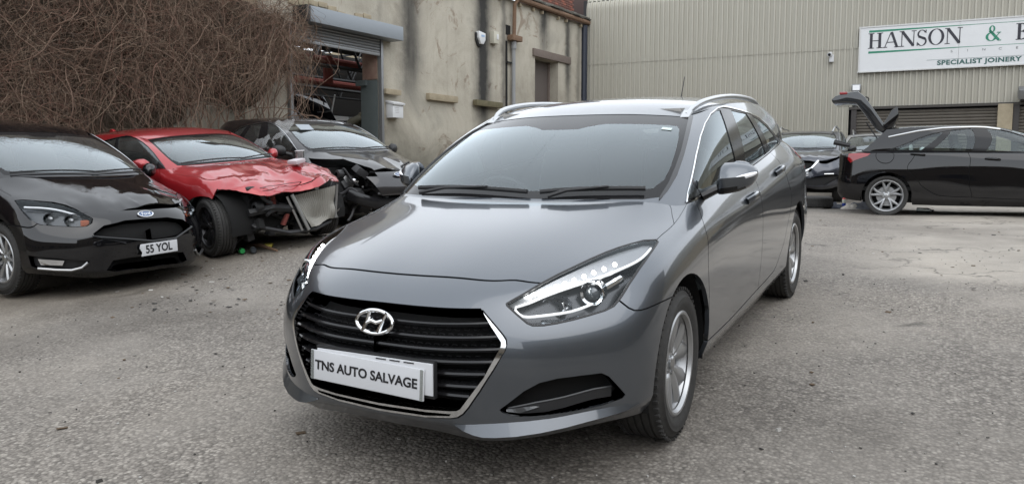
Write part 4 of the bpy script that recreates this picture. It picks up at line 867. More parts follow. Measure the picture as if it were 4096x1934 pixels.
# ---------- black hatchback at the left edge ----------
def build_black_hatch():
    root = thing('hatchback', 'black hatchback with a dented bonnet and a broken 55 YOL plate at the left edge', 'car', euler_frame(-1.59, -5.54, .005, 88.17, -4.74, .68))
    S = SHAPES['hatch']; low = S['low']; P = M['paint_black']
    HLF = [(1.012, .738), (.92, .762), (.816, .765), (.652, .751), (.531, .697), (.455, .601), (.475, .545), (.522, .505), (.596, .495), (.722, .492), (.836, .494), (.901, .536), (.969, .634)]
    GRF = [(0, .574), (.217, .571), (.397, .52), (.492, .428), (.466, .384), (.364, .351), (.192, .345), (0, .342)]
    FOGF = [(.954, .219), (.75, .212), (.534, .195), (.571, .138), (.653, .114), (.887, .105), (.947, .128)]
    LOWF = [(0, .2), (.2, .2), (.36, .19), (.42, .12), (.3, .09), (0, .085)]
    fall = lambda p: max(0., min(1., (p[0]-.0)/.6))
    cr = crumple(.028, 3.2, 2, 1., fall)
    def mv(Q):
        Q = cr(Q)
        for i, p in enumerate(Q):
            k = max(0, min(1, (p[0]-.25)/.45)); Q[i, 2] += .045*k*max(0, min(1, (p[1]+.1)/.3))
        return Q
    c, k, lamps = shell(root, S, P, HLF, [('upper_grille', GRF, 'void', .08, True), ('fog_recess', FOGF, 'black', .05, False), ('lower_grille', LOWF, 'void', .08, True)], arches=((0, .335, .37), (-2.648, .335, .37)), bonnet_move=mv, step=.03)
    for s, h in zip((1, -1), lamps):
        for uv in ((.62, .60), (.76, .60)):
            p = mir(at_uv(low, [uv], -.045), s)[0]; m_ = MB().lathe([(0, -.03), (.03, -.022), (.05, .0), (.058, .03)], 20, 'x'); m_.V = [(v[0]+p[0], v[1]*1.35+p[1], v[2]+p[2]) for v in m_.V]; m_.build('reflector', M['lamp_silver'], h, smooth=True)
            MB().lathe([(0, .03), (.012, .02), (.014, -.01)], 10, 'x', p).build('bulb', M['lamp_white'], h, smooth=True)
        p = mir(at_uv(low, [(.53, .56)], -.04), s)[0]; MB().box(p, (.03, .07, .06)).build('indicator', M['amber'], h, bevel=.012)
        MB().tube(mir(at_uv(low, resample([(.93, .70), (.8, .715), (.65, .70), (.55, .66)], .03, smooth=True), -.03), s), .01, 6).build('light_bar', M['lamp_white'], h, smooth=True)
        f = link(bpy.data.objects.new('fog_lamp', None), root)
        fl = [(.90, .192), (.72, .19), (.735, .148), (.885, .142)]; q = np.array(mir(at_uv(low, resample(fl, .03, True), -.02), s)); MB().add(list(q), flipF([tuple(range(len(q)))], s)).build('fog_lens', M['lamp_silver'], f)
        MB().tube(mir(at_uv(low, resample([(.90, .115), (.78, .112), (.66, .12), (.59, .145), (.55, .185)], .03), .004), s), [.010]+[.014]*50 if False else .013, 6).build('chrome_strip', M['steel'], f, smooth=True)
    b = at_uv(low, [(0, .615)], .012)[0]; oval_badge(root, b, (0, R_(-35), 0))
    MB().tube([tuple(v) for v in mir(at_uv(low, [(.5, .40), (.25, .33)], .005), -1)[::-1]]+[tuple(at_uv(low, [(0, .33)], .005)[0])]+[tuple(v) for v in at_uv(low, [(.25, .33), (.5, .41)], .005)], .012, 6).build('grille_bar', M['gloss_black'], root, smooth=True)
    pz = at_uv(low, [(0, .262)], .012)[0]
    pl = link(bpy.data.objects.new('number_plate', None), root); pl.location = (pz[0]+.004, .06, pz[2]); pl.rotation_euler = (R_(1.5), R_(-6), R_(3))
    MB().prism([(-.19, -.055), (-.178, -.02), (-.20, .02), (-.19, .056), (.205, .056), (.205, -.055)], -.003, .003, tf=lambda v: (v[1], v[0], v[2])).build('plate_panel', M['plate'], pl, bevel=.002)
    text_obj('lettering', '55 YOL', .104, M['ink'], pl, depth=.0006, sx=.86, bold=.0028, mat4=Matrix.Translation((.0045, .0, 0)) @ Matrix(((0, 0, 1, 0), (1, 0, 0, 0), (0, 1, 0, 0), (0, 0, 0, 1))))
    for s in (1, -1): side_mirror(root, -.55, .90, 1.02, P, s)
    wipers(root, S['green']); four_wheels(root, 2.648, .775, .325, .222, .215, 'spoke10'); build_cabin(root, -.5, seat_x=-1.35, zs=.05, half=.64)
    MB().box((-.88, 0, 1.315), (.12, .3, .05), Matrix.Rotation(R_(28), 3, 'Y')).build('sensor_cover', M['frit'], root, bevel=.02)
    return root
# ---------- red crashed coupe ----------
def build_red_coupe():
    root = thing('coupe', 'red crashed coupe with a crumpled bonnet and its whole front end torn off', 'car', euler_frame(-3.564, -5.133, .225, 85.55, -.55, 4.9))
    S = SHAPES['coupe']; low = S['low']; P = M['paint_red']
    rem = [(0, -.01), (0, .60), (.2, .585), (.45, .60), (.632, .585), (.752, .592), (.90, .64), (.973, .658), (1.03, .59), (1.096, .504), (1.25, .48), (1.25, -.01)]
    fall = lambda p: max(0.1, min(1., (p[0]+.55)/.7))
    cr, cr2 = crumple(.055, 2.6, 5, 1.2, fall), crumple(.02, 7, 3, 1., fall)
    def mv(Q):
        Q = cr2(cr(Q))
        for i, p in enumerate(Q):
            k = max(0, min(1, (p[0]-.1)/.5)); Q[i, 2] += .03*k*math.sin(p[1]*5)-.02*k; Q[i, 0] += .05*k*math.sin(p[1]*9+1)
        return Q
    c, k, lamps = shell(root, S, P, None, (), [rem], 2, arches=((0, .33, .365), (-2.69, .33, .365)), chrome_dlo=False, bonnet_move=mv, step=.026, glass_m='glass_dark')
    for s in (1, -1): side_mirror(root, -.98, .86, .985, P, s, .95)
    for s in (1, -1): build_wheel(root, 0, s*.755, s, .325, .232, .225, 'twin', 'alloy_dark', R_(-14)); build_wheel(root, -2.69, s*.765, s, .325, .232, .225, 'twin', 'alloy_dark'); wheel_well(root, 0, .83, s, .38, .33); wheel_well(root, -2.69, .84, s, .38, .33)
    MB().box((-1.4, 0, .27), (3.0, 1.4, .12)).build('underbody', M['void'], root)
    MB().box((0, 0, .45), (.66, 1.1, .42)).build('engine_dark_fill', M['void'], root, bevel=.04)  # near-black block, a dark fill for the shade under the bonnet
    # condenser hanging askew, crumpled
    n, m = 40, 16; V = []
    A, B, C_, D = [Vector(p) for p in ((.52, -.10, .60), (.60, .50, .66), (.56, .46, .28), (.60, .05, .22))]
    for i in range(n+1):
        for j in range(m+1):
            a, b = i/n, j/m; p = (A*(1-a)+B*a)*(1-b)+(D*(1-a)+C_*a)*b; V.append((p.x+.05*mnoise.noise(p*6)*(.3+b)+(.006 if i % 2 else 0), p.y, p.z+.03*mnoise.noise(p*7+Vector((3, 1, 0)))*b))
    F = [(i*(m+1)+j, (i+1)*(m+1)+j, (i+1)*(m+1)+j+1, i*(m+1)+j+1) for i in range(n) for j in range(m)]
    mesh_obj('radiator_core', V, F, mat('dusty radiator fins', (.30, .29, .26), .6, .4), root, smooth=False)
    MB().tube([(.54, -.12, .62), (.60, .03, .20)], .022, 8).build('radiator_tank', M['satin'], root, smooth=True); MB().tube([(.50, -.16, .60), (.56, -.03, .20)], .016, 8).build('radiator_tube', M['satin'], root, smooth=True); MB().tube([(.60, .52, .67), (.57, .48, .28)], .014, 8).build('radiator_tube', M['satin'], root, smooth=True)
    for a, b in (((.42, -.32, .62), (.40, -.30, .44)), ((.46, -.14, .40), (.44, -.2, .28)), ((.3, -.5, .5), (.35, -.3, .46))): MB().tube([a, b], .05, 6, flat=.5).build('red_panel_piece', M['red_steel'], root)
    MB().tube([(.40, -.62, .47), (.48, -.35, .50), (.50, 0, .44), (.46, .4, .5)], .045, 6).build('crash_beam', M['black'], root, bevel=.0)
    clutter(root, .05, .47, -.62, .66, .18, .66, 100, 21, w=(.5, .38, .09, .03))
    MB().tube([(.45, -.52, .30), (.52, -.2, .20), (.5, .2, .18), (.42, .5, .22)], .05, 8, flat=.5).build('torn_undertray', M['trim'], root, smooth=True)
    MB().box((-1.33, -.34, 1.285), (.07, .08, .004), Matrix.Rotation(R_(28), 3, 'Y')).build('screen_sticker', M['lamp_white'], root)
    fin = MB().prism([(-3.0, 1.34), (-3.18, 1.33), (-3.15, 1.40), (-3.11, 1.405)], -.02, .02); fin.build('roof_fin', P, root, bevel=.008)
    wipers(root, S['green']); build_cabin(root, -.95, seat_x=-1.75, half=.6, zs=-.04, rows=False)
    return root
# ---------- dark grey crashed hatchback ----------
def build_grey_hatch():
    root = thing('hatchback', 'dark grey crashed hatchback with a bent-up bonnet and plastic sheet over its side window', 'car', euler_frame(-5.657, -5.51, .324, 74.9, -3.1, 1.9))
    S = SHAPES['hatch']; low = S['low']; P = M['paint_charcoal']
    torn = [(.30, .60), (.30, .70), (.457, .879), (.7, .90), (.93, .915), (1.13, .93), (1.13, .6)]
    rem = [(0, -.01), (0, .30), (.3, .3), (.45, .6), (.5, .66), (.7, .80), (.95, .80), (1.06, .76), (1.12, .5), (1.12, -.01)]
    fall = lambda p: max(0., min(1., (p[0]+.1)/.6)); cr = crumple(.022, 2.4, 9, 1., fall)
    def mv(Q):
        Q = cr(Q)
        for i, p in enumerate(Q):
            k = max(0, min(1, (p[0]-.2)/.5)); Q[i, 2] += .05*k*max(0, 1-abs(p[1]+.15)/.3)
        return Q
    c, k, lamps = shell(root, S, P, None, (), [rem], 4, arches=((0, .335, .37), (-2.648, .335, .37)), bonnet_move=mv, bonnet_halves=torn, step=.03, glass_m='glass_dark')
    b = at_uv(low, [(0.02, .60)], .03)[0]; oval_badge(root, b, (0, R_(-35), 0))
    clutter(root, .0, .7, -.7, .5, .25, .80, 60, 33, w=(.55, .2, .15, .10)); MB().box((-.2, 0, .55), (.5, 1.3, .55)).build('engine_dark_fill', M['void'], root, bevel=.04)
    MB().tube(curve([(.55, -.62, .50), (.74, -.4, .40), (.84, 0, .38), (.78, .4, .42)], 14), .05, 8, flat=1.6).build('hanging_bumper', M['gloss_black'], root, smooth=True)
    MB().lathe([(0, .06), (.03, .05), (.045, .02), (.04, -.04), (.0, -.05)], 16, 'x', (.42, -.42, .66)).build('headlamp_bulb_unit', M['lamp_silver'], root, smooth=True)
    for s in (1, -1): side_mirror(root, -.55, .90, 1.02, M['black'], s)
    wipers(root, S['green']); four_wheels(root, 2.648, .775, .32, .215, .205, 'spoke10'); build_cabin(root, -.5, seat_x=-1.35, zs=.05, half=.64)
    MB().tube([(-1.5, .0, 1.46), (-1.78, 0, 1.66)], [.006, .003], 6).build('aerial', M['black'], root)
    # clear sheet taped over the driver's window
    V, n, m = [], 18, 14
    for i in range(n+1):
        for j in range(m+1):
            a, b = i/n, j/m; x = -.72-.85*a; z = 1.47-.40*b-.05*a; y = -(.60+.24*min(1, b*1.1)); q = Vector((x, y, z)); V.append((x+.03*mnoise.noise(q*9), y-.02-.05*abs(mnoise.noise(q*7)), z+.035*mnoise.noise(q*11)))
    keep = [(i*(m+1)+j, (i+1)*(m+1)+j, (i+1)*(m+1)+j+1, i*(m+1)+j+1) for i in range(n) for j in range(m) if not (i < 9 and j > 8 and (i+j) % 5) and not (i > 12 and j > 11)]
    sh = mat('clear plastic sheet', (.75, .77, .78), .18, 0, trans=.0); b_ = sh.node_tree.nodes['Principled BSDF']; b_.inputs['Alpha'].default_value = .24
    mesh_obj('plastic_sheet', V, keep, sh, root)
    MB().box((-.80, -.42, 1.36), (.16, .22, .004), Matrix.Rotation(R_(27), 3, 'Y')).build('screen_sticker', mat('pale screen label', (.28, .31, .34), .6), root)
    return root
# ---------- dark crossover with a broken lamp ----------
def build_crossover():
    root = thing('crossover', 'dark blue-grey crossover with a missing headlamp and kinked bonnet by the warehouse', 'car', euler_frame(-14.88, -.954, .40, 2.77, -1., 0))
    S = SHAPES['suv']; low = S['low']; P = M['paint_blueblack']
    HLQ = [(.42, .60), (.6, .62), (.82, .665), (1.02, .735), (.98, .67), (.82, .60), (.6, .54), (.46, .53)]
    GRQ = [(0, .60), (.30, .60), (.38, .58), (.30, .34), (0, .33)]
    LOWQ = [(0, .22), (.3, .22), (.5, .24), (.85, .26), (.9, .2), (.6, .12), (0, .10)]
    cr = crumple(.03, 2.8, 4, 1.2, lambda p: max(0., min(1., (p[0]+.1)/.6)))
    c, k, lamps = shell(root, S, P, None, [('lamp_hole', HLQ, 'void', .12, False), ('grille_opening', GRQ, 'void', .06, True), ('lower_grille', LOWQ, 'black', .04, True)], arches=((0, .35, .39), (-2.646, .35, .39)), bonnet_move=cr)
    for s in (1, -1):
        MB().tube(mir(at_uv(low, resample([(.42, .60), (.30, .42), (.16, .34)], .03), .012), s), .028, 8, flat=.6).build('grille_strip', M['chrome'], root, smooth=True)
        MB().tube(mir(at_uv(low, [(.55, .285), (.75, .285)], .01), s), .012, 6).build('bumper_strip', M['chrome'], root, smooth=True); side_mirror(root, -.58, .92, 1.10, M['gloss_black'], s, 1.05)
        MB().tube(mir(curve([(-1.05, .56, 1.52), (-1.2, .58, 1.60), (-2.0, .6, 1.62), (-2.8, .57, 1.57), (-2.95, .55, 1.5)], 16), s), .018, 8).build('roof_rail', M['satin'], root, smooth=True)
    pz = at_uv(low, [(0, .30)], .012)[0]; number_plate(root, pz, (0, R_(-4), 0), .52, .111, 'KX 19 ZDC'[-2:], .098, .20, .8, .0022)
    wipers(root, S['green']); four_wheels(root, 2.646, .79, .345, .235, .215, 'spoke10', arch_r=.385); build_cabin(root, -.5, seat_x=-1.35, zs=.15, half=.64)
    MB().box((-.86, 0, 1.42), (.12, .2, .05), Matrix.Rotation(R_(28), 3, 'Y')).build('sensor_cover', M['frit'], root, bevel=.02)
    return root
# ---------- pale car hidden behind the crossover ----------
def build_pale_car():
    root = thing('estate_car', 'pale silver car mostly hidden behind the dark crossover', 'car', euler_frame(-17.6, .35, .42, 2.5, -1., 0))
    S = SHAPES['suv']; c, k, lamps = shell(root, S, M['paint_silver'], HL, (), arches=((0, .35, .39), (-2.646, .35, .39)), step=.05)
    for s in (1, -1): side_mirror(root, -.58, .92, 1.10, M['paint_silver'], s, 1.05); MB().tube(mir(curve([(-1.05, .56, 1.52), (-1.2, .58, 1.60), (-2.0, .6, 1.62), (-2.8, .57, 1.57), (-2.95, .55, 1.5)], 16), s), .018, 8).build('roof_rail', M['satin'], root, smooth=True)
    four_wheels(root, 2.646, .79, .345, .235, .215, 'spoke10', arch_r=.385); build_cabin(root, -.5, seat_x=-1.35, zs=.15, half=.64)
    return root
# ---------- black hatchback side-on with its tailgate up ----------
def build_side_hatch():
    root = thing('hatchback', 'black hatchback parked side-on at the right with its tailgate raised', 'car', euler_frame(-11.825, 3.622, .357, 92.64, 0, 0))
    S = SHAPES['hatch_b']; low = S['low']; P = M['paint_black']
    TL = [(4.43, .69), (4.266, .722), (4.102, .692), (4.144, .645), (4.314, .596), (4.39, .565), (4.44, .60)]
    FLAP = [(4.015, .735), (3.79, .735), (3.773, .62), (4.01, .618)]
    c, k, lamps = shell(root, S, P, HL, (), doors=4, arches=((0, .33, .365), (-2.662, .33, .365)), tail=TL, tailgate=False, chrome_dlo=False, rear_cut=[(-2.70, 1.40), (-2.83, 1.25), (-2.98, 1.10), (-3.08, 1.03)], extra_gaps=[FLAP+[FLAP[0]]])
    handles(root, low, [(2.41, .728), (3.43, .712)], P)
    for s in (1, -1): side_mirror(root, -.55, .90, 1.0, P, s)
    four_wheels(root, 2.662, .79, .32, .25, .225, 'vee'); build_cabin(root, -.5, seat_x=-1.35, zs=.03, half=.64)
    # boot and raised tailgate
    MB().box((-2.95, 0, .72), (.6, 1.2, .5)).build('boot_shade_fill', M['void'], root); MB().box((-3.36, 0, .72), (.06, 1.1, .30)).build('boot_sill', P, root, bevel=.02)  # near-black box coloured as the shade inside the open boot
    t = link(bpy.data.objects.new('tailgate', None), root); t.location = (.46, 0, -.02)
    prof = [(-3.12, 1.43), (-3.22, 1.53), (-3.36, 1.74), (-3.50, 1.95), (-3.62, 2.06), (-3.78, 2.04), (-3.96, 1.99), (-4.03, 1.93), (-4.0, 1.87), (-3.80, 1.88), (-3.64, 1.86), (-3.48, 1.64), (-3.34, 1.44), (-3.21, 1.36)]
    MB().prism(prof, -.56, .56).build('tailgate_shell', mat('raised tailgate paint', (.018, .02, .023), .15, .2, .8), t, bevel=.025)
    MB().prism([(-3.20, 1.40), (-3.08, 1.44), (-2.99, 1.64), (-3.02, 1.78), (-3.10, 1.73), (-3.22, 1.50)], -.58, .58).build('spoiler', P, t, bevel=.015)
    MB().box((-3.84, -.50, 2.03), (.12, .14, .045)).build('lamp', M['red_lens'], t, bevel=.01); MB().box((-3.84, .50, 2.03), (.12, .14, .045)).build('lamp', M['red_lens'], t, bevel=.01)
    MB().lathe([(.03, -.02), (.05, -.02), (.05, .02), (.03, .02)], 16, 'y', (-3.50, -.3, 1.93)).build('wiper_hub', M['black'], t, smooth=True)
    for s in (1, -1): MB().tube([(-3.2, .52*s, 1.12), (-3.48, .52*s, 1.55)], .012, 6).build('gas_strut', M['black'], t)
    MB().tube([(-3.25, -.52, 1.14), (-3.50, -.50, 1.20)], [.03, .045], 8).build('parcel_shelf_end', M['black'], root)
    MB().tube([(-2.95, 0, 1.42), (-3.02, 0, 1.50)], [.006, .004], 6).build('aerial', M['black'], root)
    # brushed strip along the roof line
    for s in (1, -1):
        us = np.linspace(.85, 2.74, 30); vs = np.interp(us, [.85, 1.0, 1.3, 1.9, 2.3, 2.6, 2.74], [.6, .645, .65, .625, .56, .46, .41])
        MB().tube(mir(at_uv(S['green'], np.stack([us, vs], 1), .006), s), .012, 6, flat=1.3).build('roofline_strip', M['satin'], root, smooth=True)
    return root
# ---------- the yard ----------
FH = Vector((math.cos(YAW), math.sin(YAW), 0)); RH = Vector((math.sin(YAW), -math.cos(YAW), 0))
def site(X, Z, z=0.): p = CAM+FH*Z+RH*X; return Vector((p.x, p.y, z))          # metres right of and ahead of the photographer
def smooth(a, b, x): t = min(1, max(0, (x-a)/(b-a))); return t*t*(3-2*t)
def ground_z(x, y):
    t = -x; lin = .0702*t
    flat = lin if t < 2.8 else .1966+.0702*2.2*(1-math.exp(-(t-2.8)/2.2))+.003*(t-2.8)
    w = smooth(-2, -7, y); return flat*(1-w)+lin*w-(.03+.07*smooth(-3.2, -1.8, x))*smooth(-1, -4.5, y)
def ground_mat():
    m = mat('yard surface', (.2, .19, .18), .9); t = NT(m); v = t.coord('Object')
    sx = t.n('SeparateXYZ'); t.l(v, sx.inputs[0])
    big = t.noise(v, .35, 5, .6); mid = t.noise(v, 2.2, 6, .65); fine = t.noise(v, 70, 3, .7); wave = t.noise(v, .9, 3, .5)
    st = t.n('TexVoronoi', Scale=62., Randomness=1.); t.l(v, st.inputs['Vector'])
    stone = t.ramp(st.outputs['Color'], [(0, (.10, .093, .086)), (.35, (.175, .163, .15)), (.7, (.26, .246, .228)), (1, (.38, .365, .34))])
    gapd = t.ramp(st.outputs['Distance'], [(.25, (1, 1, 1)), (.75, (.35, .34, .33))])
    agg = t.mix(.7, stone, gapd, 'MULTIPLY')
    worn = t.ramp(t.noise(v, .8, 5, .6, .8), [(.42, (.05, .05, .05)), (.62, (.6, .6, .6))])       # where wheels have polished the binder smooth
    agg = t.mix(worn, agg, t.ramp(t.math('ADD', t.math('MULTIPLY', mid, .6), t.math('MULTIPLY', fine, .4)), [(.3, (.15, .14, .127)), (.5, (.215, .203, .187)), (.7, (.29, .275, .255))]))
    oil = t.ramp(t.noise(v, 1.7, 4, .55, 1.), [(.27, (.25, .245, .24)), (.36, (1, 1, 1))]); agg = t.mix(.8, agg, oil, 'MULTIPLY')
    # the smoother concrete further back, parted by a ragged edge
    edge = t.math('ADD', t.math('ADD', sx.outputs['X'], t.math('MULTIPLY', sx.outputs['Y'], .20)), t.math('MULTIPLY', t.math('SUBTRACT', wave, .5), 1.2))
    far = t.n('MapRange', From__Min=-3.25, From__Max=-3.75); t.l(edge, far.inputs['Value'])
    right = t.n('MapRange', From__Min=.9, From__Max=1.7); t.l(sx.outputs['Y'], right.inputs['Value'])
    conc = t.ramp(t.math('ADD', t.math('MULTIPLY', mid, .55), t.math('MULTIPLY', fine, .45)), [(.3, (.20, .187, .168)), (.5, (.28, .264, .24)), (.7, (.36, .342, .315))])
    k = t.math('MULTIPLY', far.outputs[0], right.outputs[0])
    left = t.n('MapRange', From__Min=-3.2, From__Max=-5.0); t.l(t.math('ADD', sx.outputs['Y'], t.math('MULTIPLY', wave, 1.5)), left.inputs['Value'])
    mud = t.ramp(t.math('ADD', t.math('MULTIPLY', mid, .6), t.math('MULTIPLY', fine, .4)), [(.3, (.11, .094, .07)), (.55, (.20, .177, .142)), (.75, (.27, .245, .205))])
    ck = t.n('TexVoronoi', _feature='DISTANCE_TO_EDGE', Scale=.55, Randomness=1.); wv = t.n('VectorMath', _operation='ADD'); t.l(v, wv.inputs[0]); nz = t.n('TexNoise', Scale=2.5, Detail=5.); t.l(v, nz.inputs['Vector']); t.l(nz.outputs['Color'], wv.inputs[1]); t.l(wv.outputs[0], ck.inputs['Vector'])
    conc = t.mix(t.ramp(ck.outputs['Distance'], [(.004, (.75, .75, .75)), (.012, (0, 0, 0))]), conc, (.08, .073, .065))
    c = t.mix(k, agg, conc); c = t.mix(t.math('MULTIPLY', left.outputs[0], .7), c, mud)
    damp = t.ramp(big, [(.34, (.42, .40, .38)), (.5, (.95, .95, .95)), (.66, (1.15, 1.14, 1.12))]); c = t.mix(.7, c, damp, 'MULTIPLY')
    t.set('Base Color', t.mix(1., c, (1.04, 1.0, .95), 'MULTIPLY'))
    t.set('Roughness', t.math('ADD', t.math('MULTIPLY', big, .35), .6))
    h = t.math('MULTIPLY', t.math('SUBTRACT', 1, st.outputs['Distance']), t.math('SUBTRACT', 1, t.math('MULTIPLY', k, .9)))
    h = t.math('ADD', h, t.math('ADD', t.math('MULTIPLY', fine, .5), t.math('MULTIPLY', mid, 1.2)))
    t.bump(h, .55, .009); return m
def build_ground():
    xs = np.concatenate([np.linspace(-60, -26, 12), np.linspace(-25, 8, 110), np.linspace(9, 60, 12)]); ys = np.concatenate([np.linspace(-60, -16, 10), np.linspace(-15, 14, 98), np.linspace(15, 60, 12)])
    rnd = random.Random(4); V = []
    for x in xs:
        for y in ys:
            z = ground_z(max(x, -24), y)
            V.append((x, y, z+.012*math.sin(x*2.1+y*1.3)*math.sin(y*1.7-x*.6)*(0 if (-3.6 < x < 1.6 and abs(y) < 1.6) else 1)))
    n = len(ys); F = [(i*n+j, (i+1)*n+j, (i+1)*n+j+1, i*n+j+1) for i in range(len(xs)-1) for j in range(n-1)]
    tag(mesh_obj('ground', V, F, ground_mat()), 'sloping yard of worn tarmac and concrete', kind='structure')
build_ground()
def loose_stones():
    rnd = random.Random(8); m = MB()
    for k in range(2600):
        x, y = rnd.uniform(-6, 2.6), rnd.uniform(-6, 6); 
        d = (Vector((x, y, 0))-Vector((CAM.x, CAM.y, 0))).length
        s = rnd.uniform(.003, .009)*(1+.25*(rnd.random() < .04)*4); c = Vector((x, y, ground_z(x, y)+s*.3))
        q = Matrix.Rotation(rnd.uniform(0, 6.3), 3, 'Z') @ Matrix.Rotation(rnd.uniform(0, 3), 3, 'X')
        m.box(c, (s*rnd.uniform(.8, 1.6), s, s*rnd.uniform(.5, 1)), q, m=rnd.randrange(3), taper=rnd.uniform(.4, 1))
    o = m.build('loose_stones', None, mats=[mat('stone chip', (.2, .19, .17), .9), mat('pale stone chip', (.36, .35, .33), .9), mat('dark grit', (.05, .047, .043), .9)])
    tag(o, 'loose stone chips and grit scattered over the tarmac', 'gravel', kind='stuff')
loose_stones()

# ---------- rendered stone workshop on the left ----------
CORNER = site(2.4, 26)
AX_L = (FH*-.848+RH*-.53).normalized(); AX_R = (FH*-.4415+RH*.897).normalized()
MAT_L = Matrix.Translation(CORNER) @ Matrix((( AX_L.x, -AX_L.y, 0, 0), (AX_L.y, AX_L.x, 0, 0), (0, 0, 1, 0), (0, 0, 0, 1)))     # x along the wall towards the camera, y out
MAT_R = Matrix.Translation(CORNER) @ Matrix((( AX_R.x, -AX_R.y, 0, 0), (AX_R.y, AX_R.x, 0, 0), (0, 0, 1, 0), (0, 0, 0, 1)))     # x along the wall to the right, y inwards
def render_mat():
    m = mat('stained wall render', (.3, .27, .2), .92); t = NT(m); v = t.coord('Object'); sx = t.n('SeparateXYZ'); t.l(v, sx.inputs[0])
    big = t.noise(v, .55, 6, .62, .6); mid = t.noise(v, 2.6, 7, .7); fine = t.noise(v, 38, 4, .7)
    tall = t.noise(t.coord('Object', (2.2, 1, .16)), 1.6, 6, .65, .3)
    c = t.ramp(big, [(.3, (.26, .235, .19)), (.45, (.365, .335, .275)), (.58, (.45, .415, .345)), (.72, (.30, .285, .24))])
    c = t.mix(t.ramp(mid, [(.42, (0, 0, 0)), (.7, (.6, .6, .6))]), c, (.46, .43, .36))
    c = t.mix(t.ramp(t.noise(v, 1.1, 5, .7, 1.2), [(.60, (0, 0, 0)), (.66, (.75, .75, .75))]), c, (.22, .165, .12))          # patches where the skim has come off
    c = t.mix(t.ramp(tall, [(.52, (0, 0, 0)), (.8, (.4, .4, .4))]), c, (.2, .185, .155))
    # black run-off streaks below the leaking gutter joints
    s_all = None
    for s0, w, zb, k in ((5.97, .34, 2.0, 1.), (8.95, .36, 2.7, .8), (2.74, .26, 4.5, .9), (1.22, .18, 3.2, .75), (4.95, .14, 1.6, .6), (.5, .14, 2.6, .4), (10.0, .12, 2.4, .25)):
        d = t.math('DIVIDE', t.math('SUBTRACT', t.math('ADD', sx.outputs['X'], t.math('MULTIPLY', t.math('SUBTRACT', mid, .5), .35)), s0), w)
        g = t.math('EXPONENT', t.math('MULTIPLY', t.math('MULTIPLY', d, d), -1.))
        zr = t.n('MapRange', From__Min=zb-.5, From__Max=zb+.8); t.l(sx.outputs['Z'], zr.inputs['Value'])
        g = t.math('MULTIPLY', t.math('MULTIPLY', g, zr.outputs[0]), k); s_all = g if s_all is None else t.math('MAXIMUM', s_all, g)
    s_all = t.math('MULTIPLY', s_all, t.math('ADD', t.math('MULTIPLY', tall, .8), .7), True)
    c = t.mix(s_all, c, (.035, .034, .032))
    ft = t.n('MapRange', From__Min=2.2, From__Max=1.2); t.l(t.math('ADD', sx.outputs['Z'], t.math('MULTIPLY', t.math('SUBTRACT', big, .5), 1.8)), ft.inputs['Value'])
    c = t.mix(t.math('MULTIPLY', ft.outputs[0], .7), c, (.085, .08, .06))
    t.set('Base Color', t.mix(.5, c, t.ramp(fine, [(.3, (.8, .8, .8)), (.7, (1.12, 1.12, 1.12))]), 'MULTIPLY'))
    t.bump(t.math('ADD', t.math('MULTIPLY', fine, .3), t.math('ADD', mid, t.math('MULTIPLY', big, 2))), .5, .03); return m
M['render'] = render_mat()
def stonemat(name, c0, c1, scale=9):
    m = mat(name, c0, .9); t = NT(m); v = t.coord('Object'); n = t.noise(v, scale, 6, .7); t.set('Base Color', t.mix(n, c0, c1)); t.bump(n, .5, .02); return m
M['sandstone'] = stonemat('weathered sandstone', (.2, .165, .11), (.42, .36, .26), 5); M['brown_frame'] = stonemat('brown painted timber', (.12, .095, .08), (.19, .155, .135), 12)
M['rust'] = stonemat('rusty iron', (.12, .06, .035), (.22, .15, .10), 18); M['grey_pipe'] = stonemat('grey pvc', (.22, .225, .23), (.3, .3, .3), 3)
M['moss'] = stonemat('mossy stone', (.05, .05, .02), (.2, .17, .11), 7); M['slate'] = stonemat('roof slate', (.09, .088, .085), (.2, .19, .16), 6)
M['galv'] = mat('galvanised steel', (.24, .245, .25), .42, .6); M['galv_grey'] = mat('grey coated steel', (.25, .275, .30), .45, .2)
M['white_wall'] = stonemat('whitewashed wall', (.6, .61, .62), (.74, .74, .74), 2); M['dark_roof'] = mat('sooty boards', (.03, .028, .026), .9)
M['red_steel'] = stonemat('red oxide steel', (.14, .03, .025), (.24, .07, .055), 6); M['green_steel'] = stonemat('grey green steel', (.06, .075, .075), (.10, .115, .115), 3)
M['white_box'] = mat('white plastic', (.62, .63, .64), .4); M['cream_box'] = mat('cream plastic', (.48, .46, .38), .5); M['brick_pier'] = stonemat('painted brick', (.14, .05, .04), (.36, .28, .22), 4)
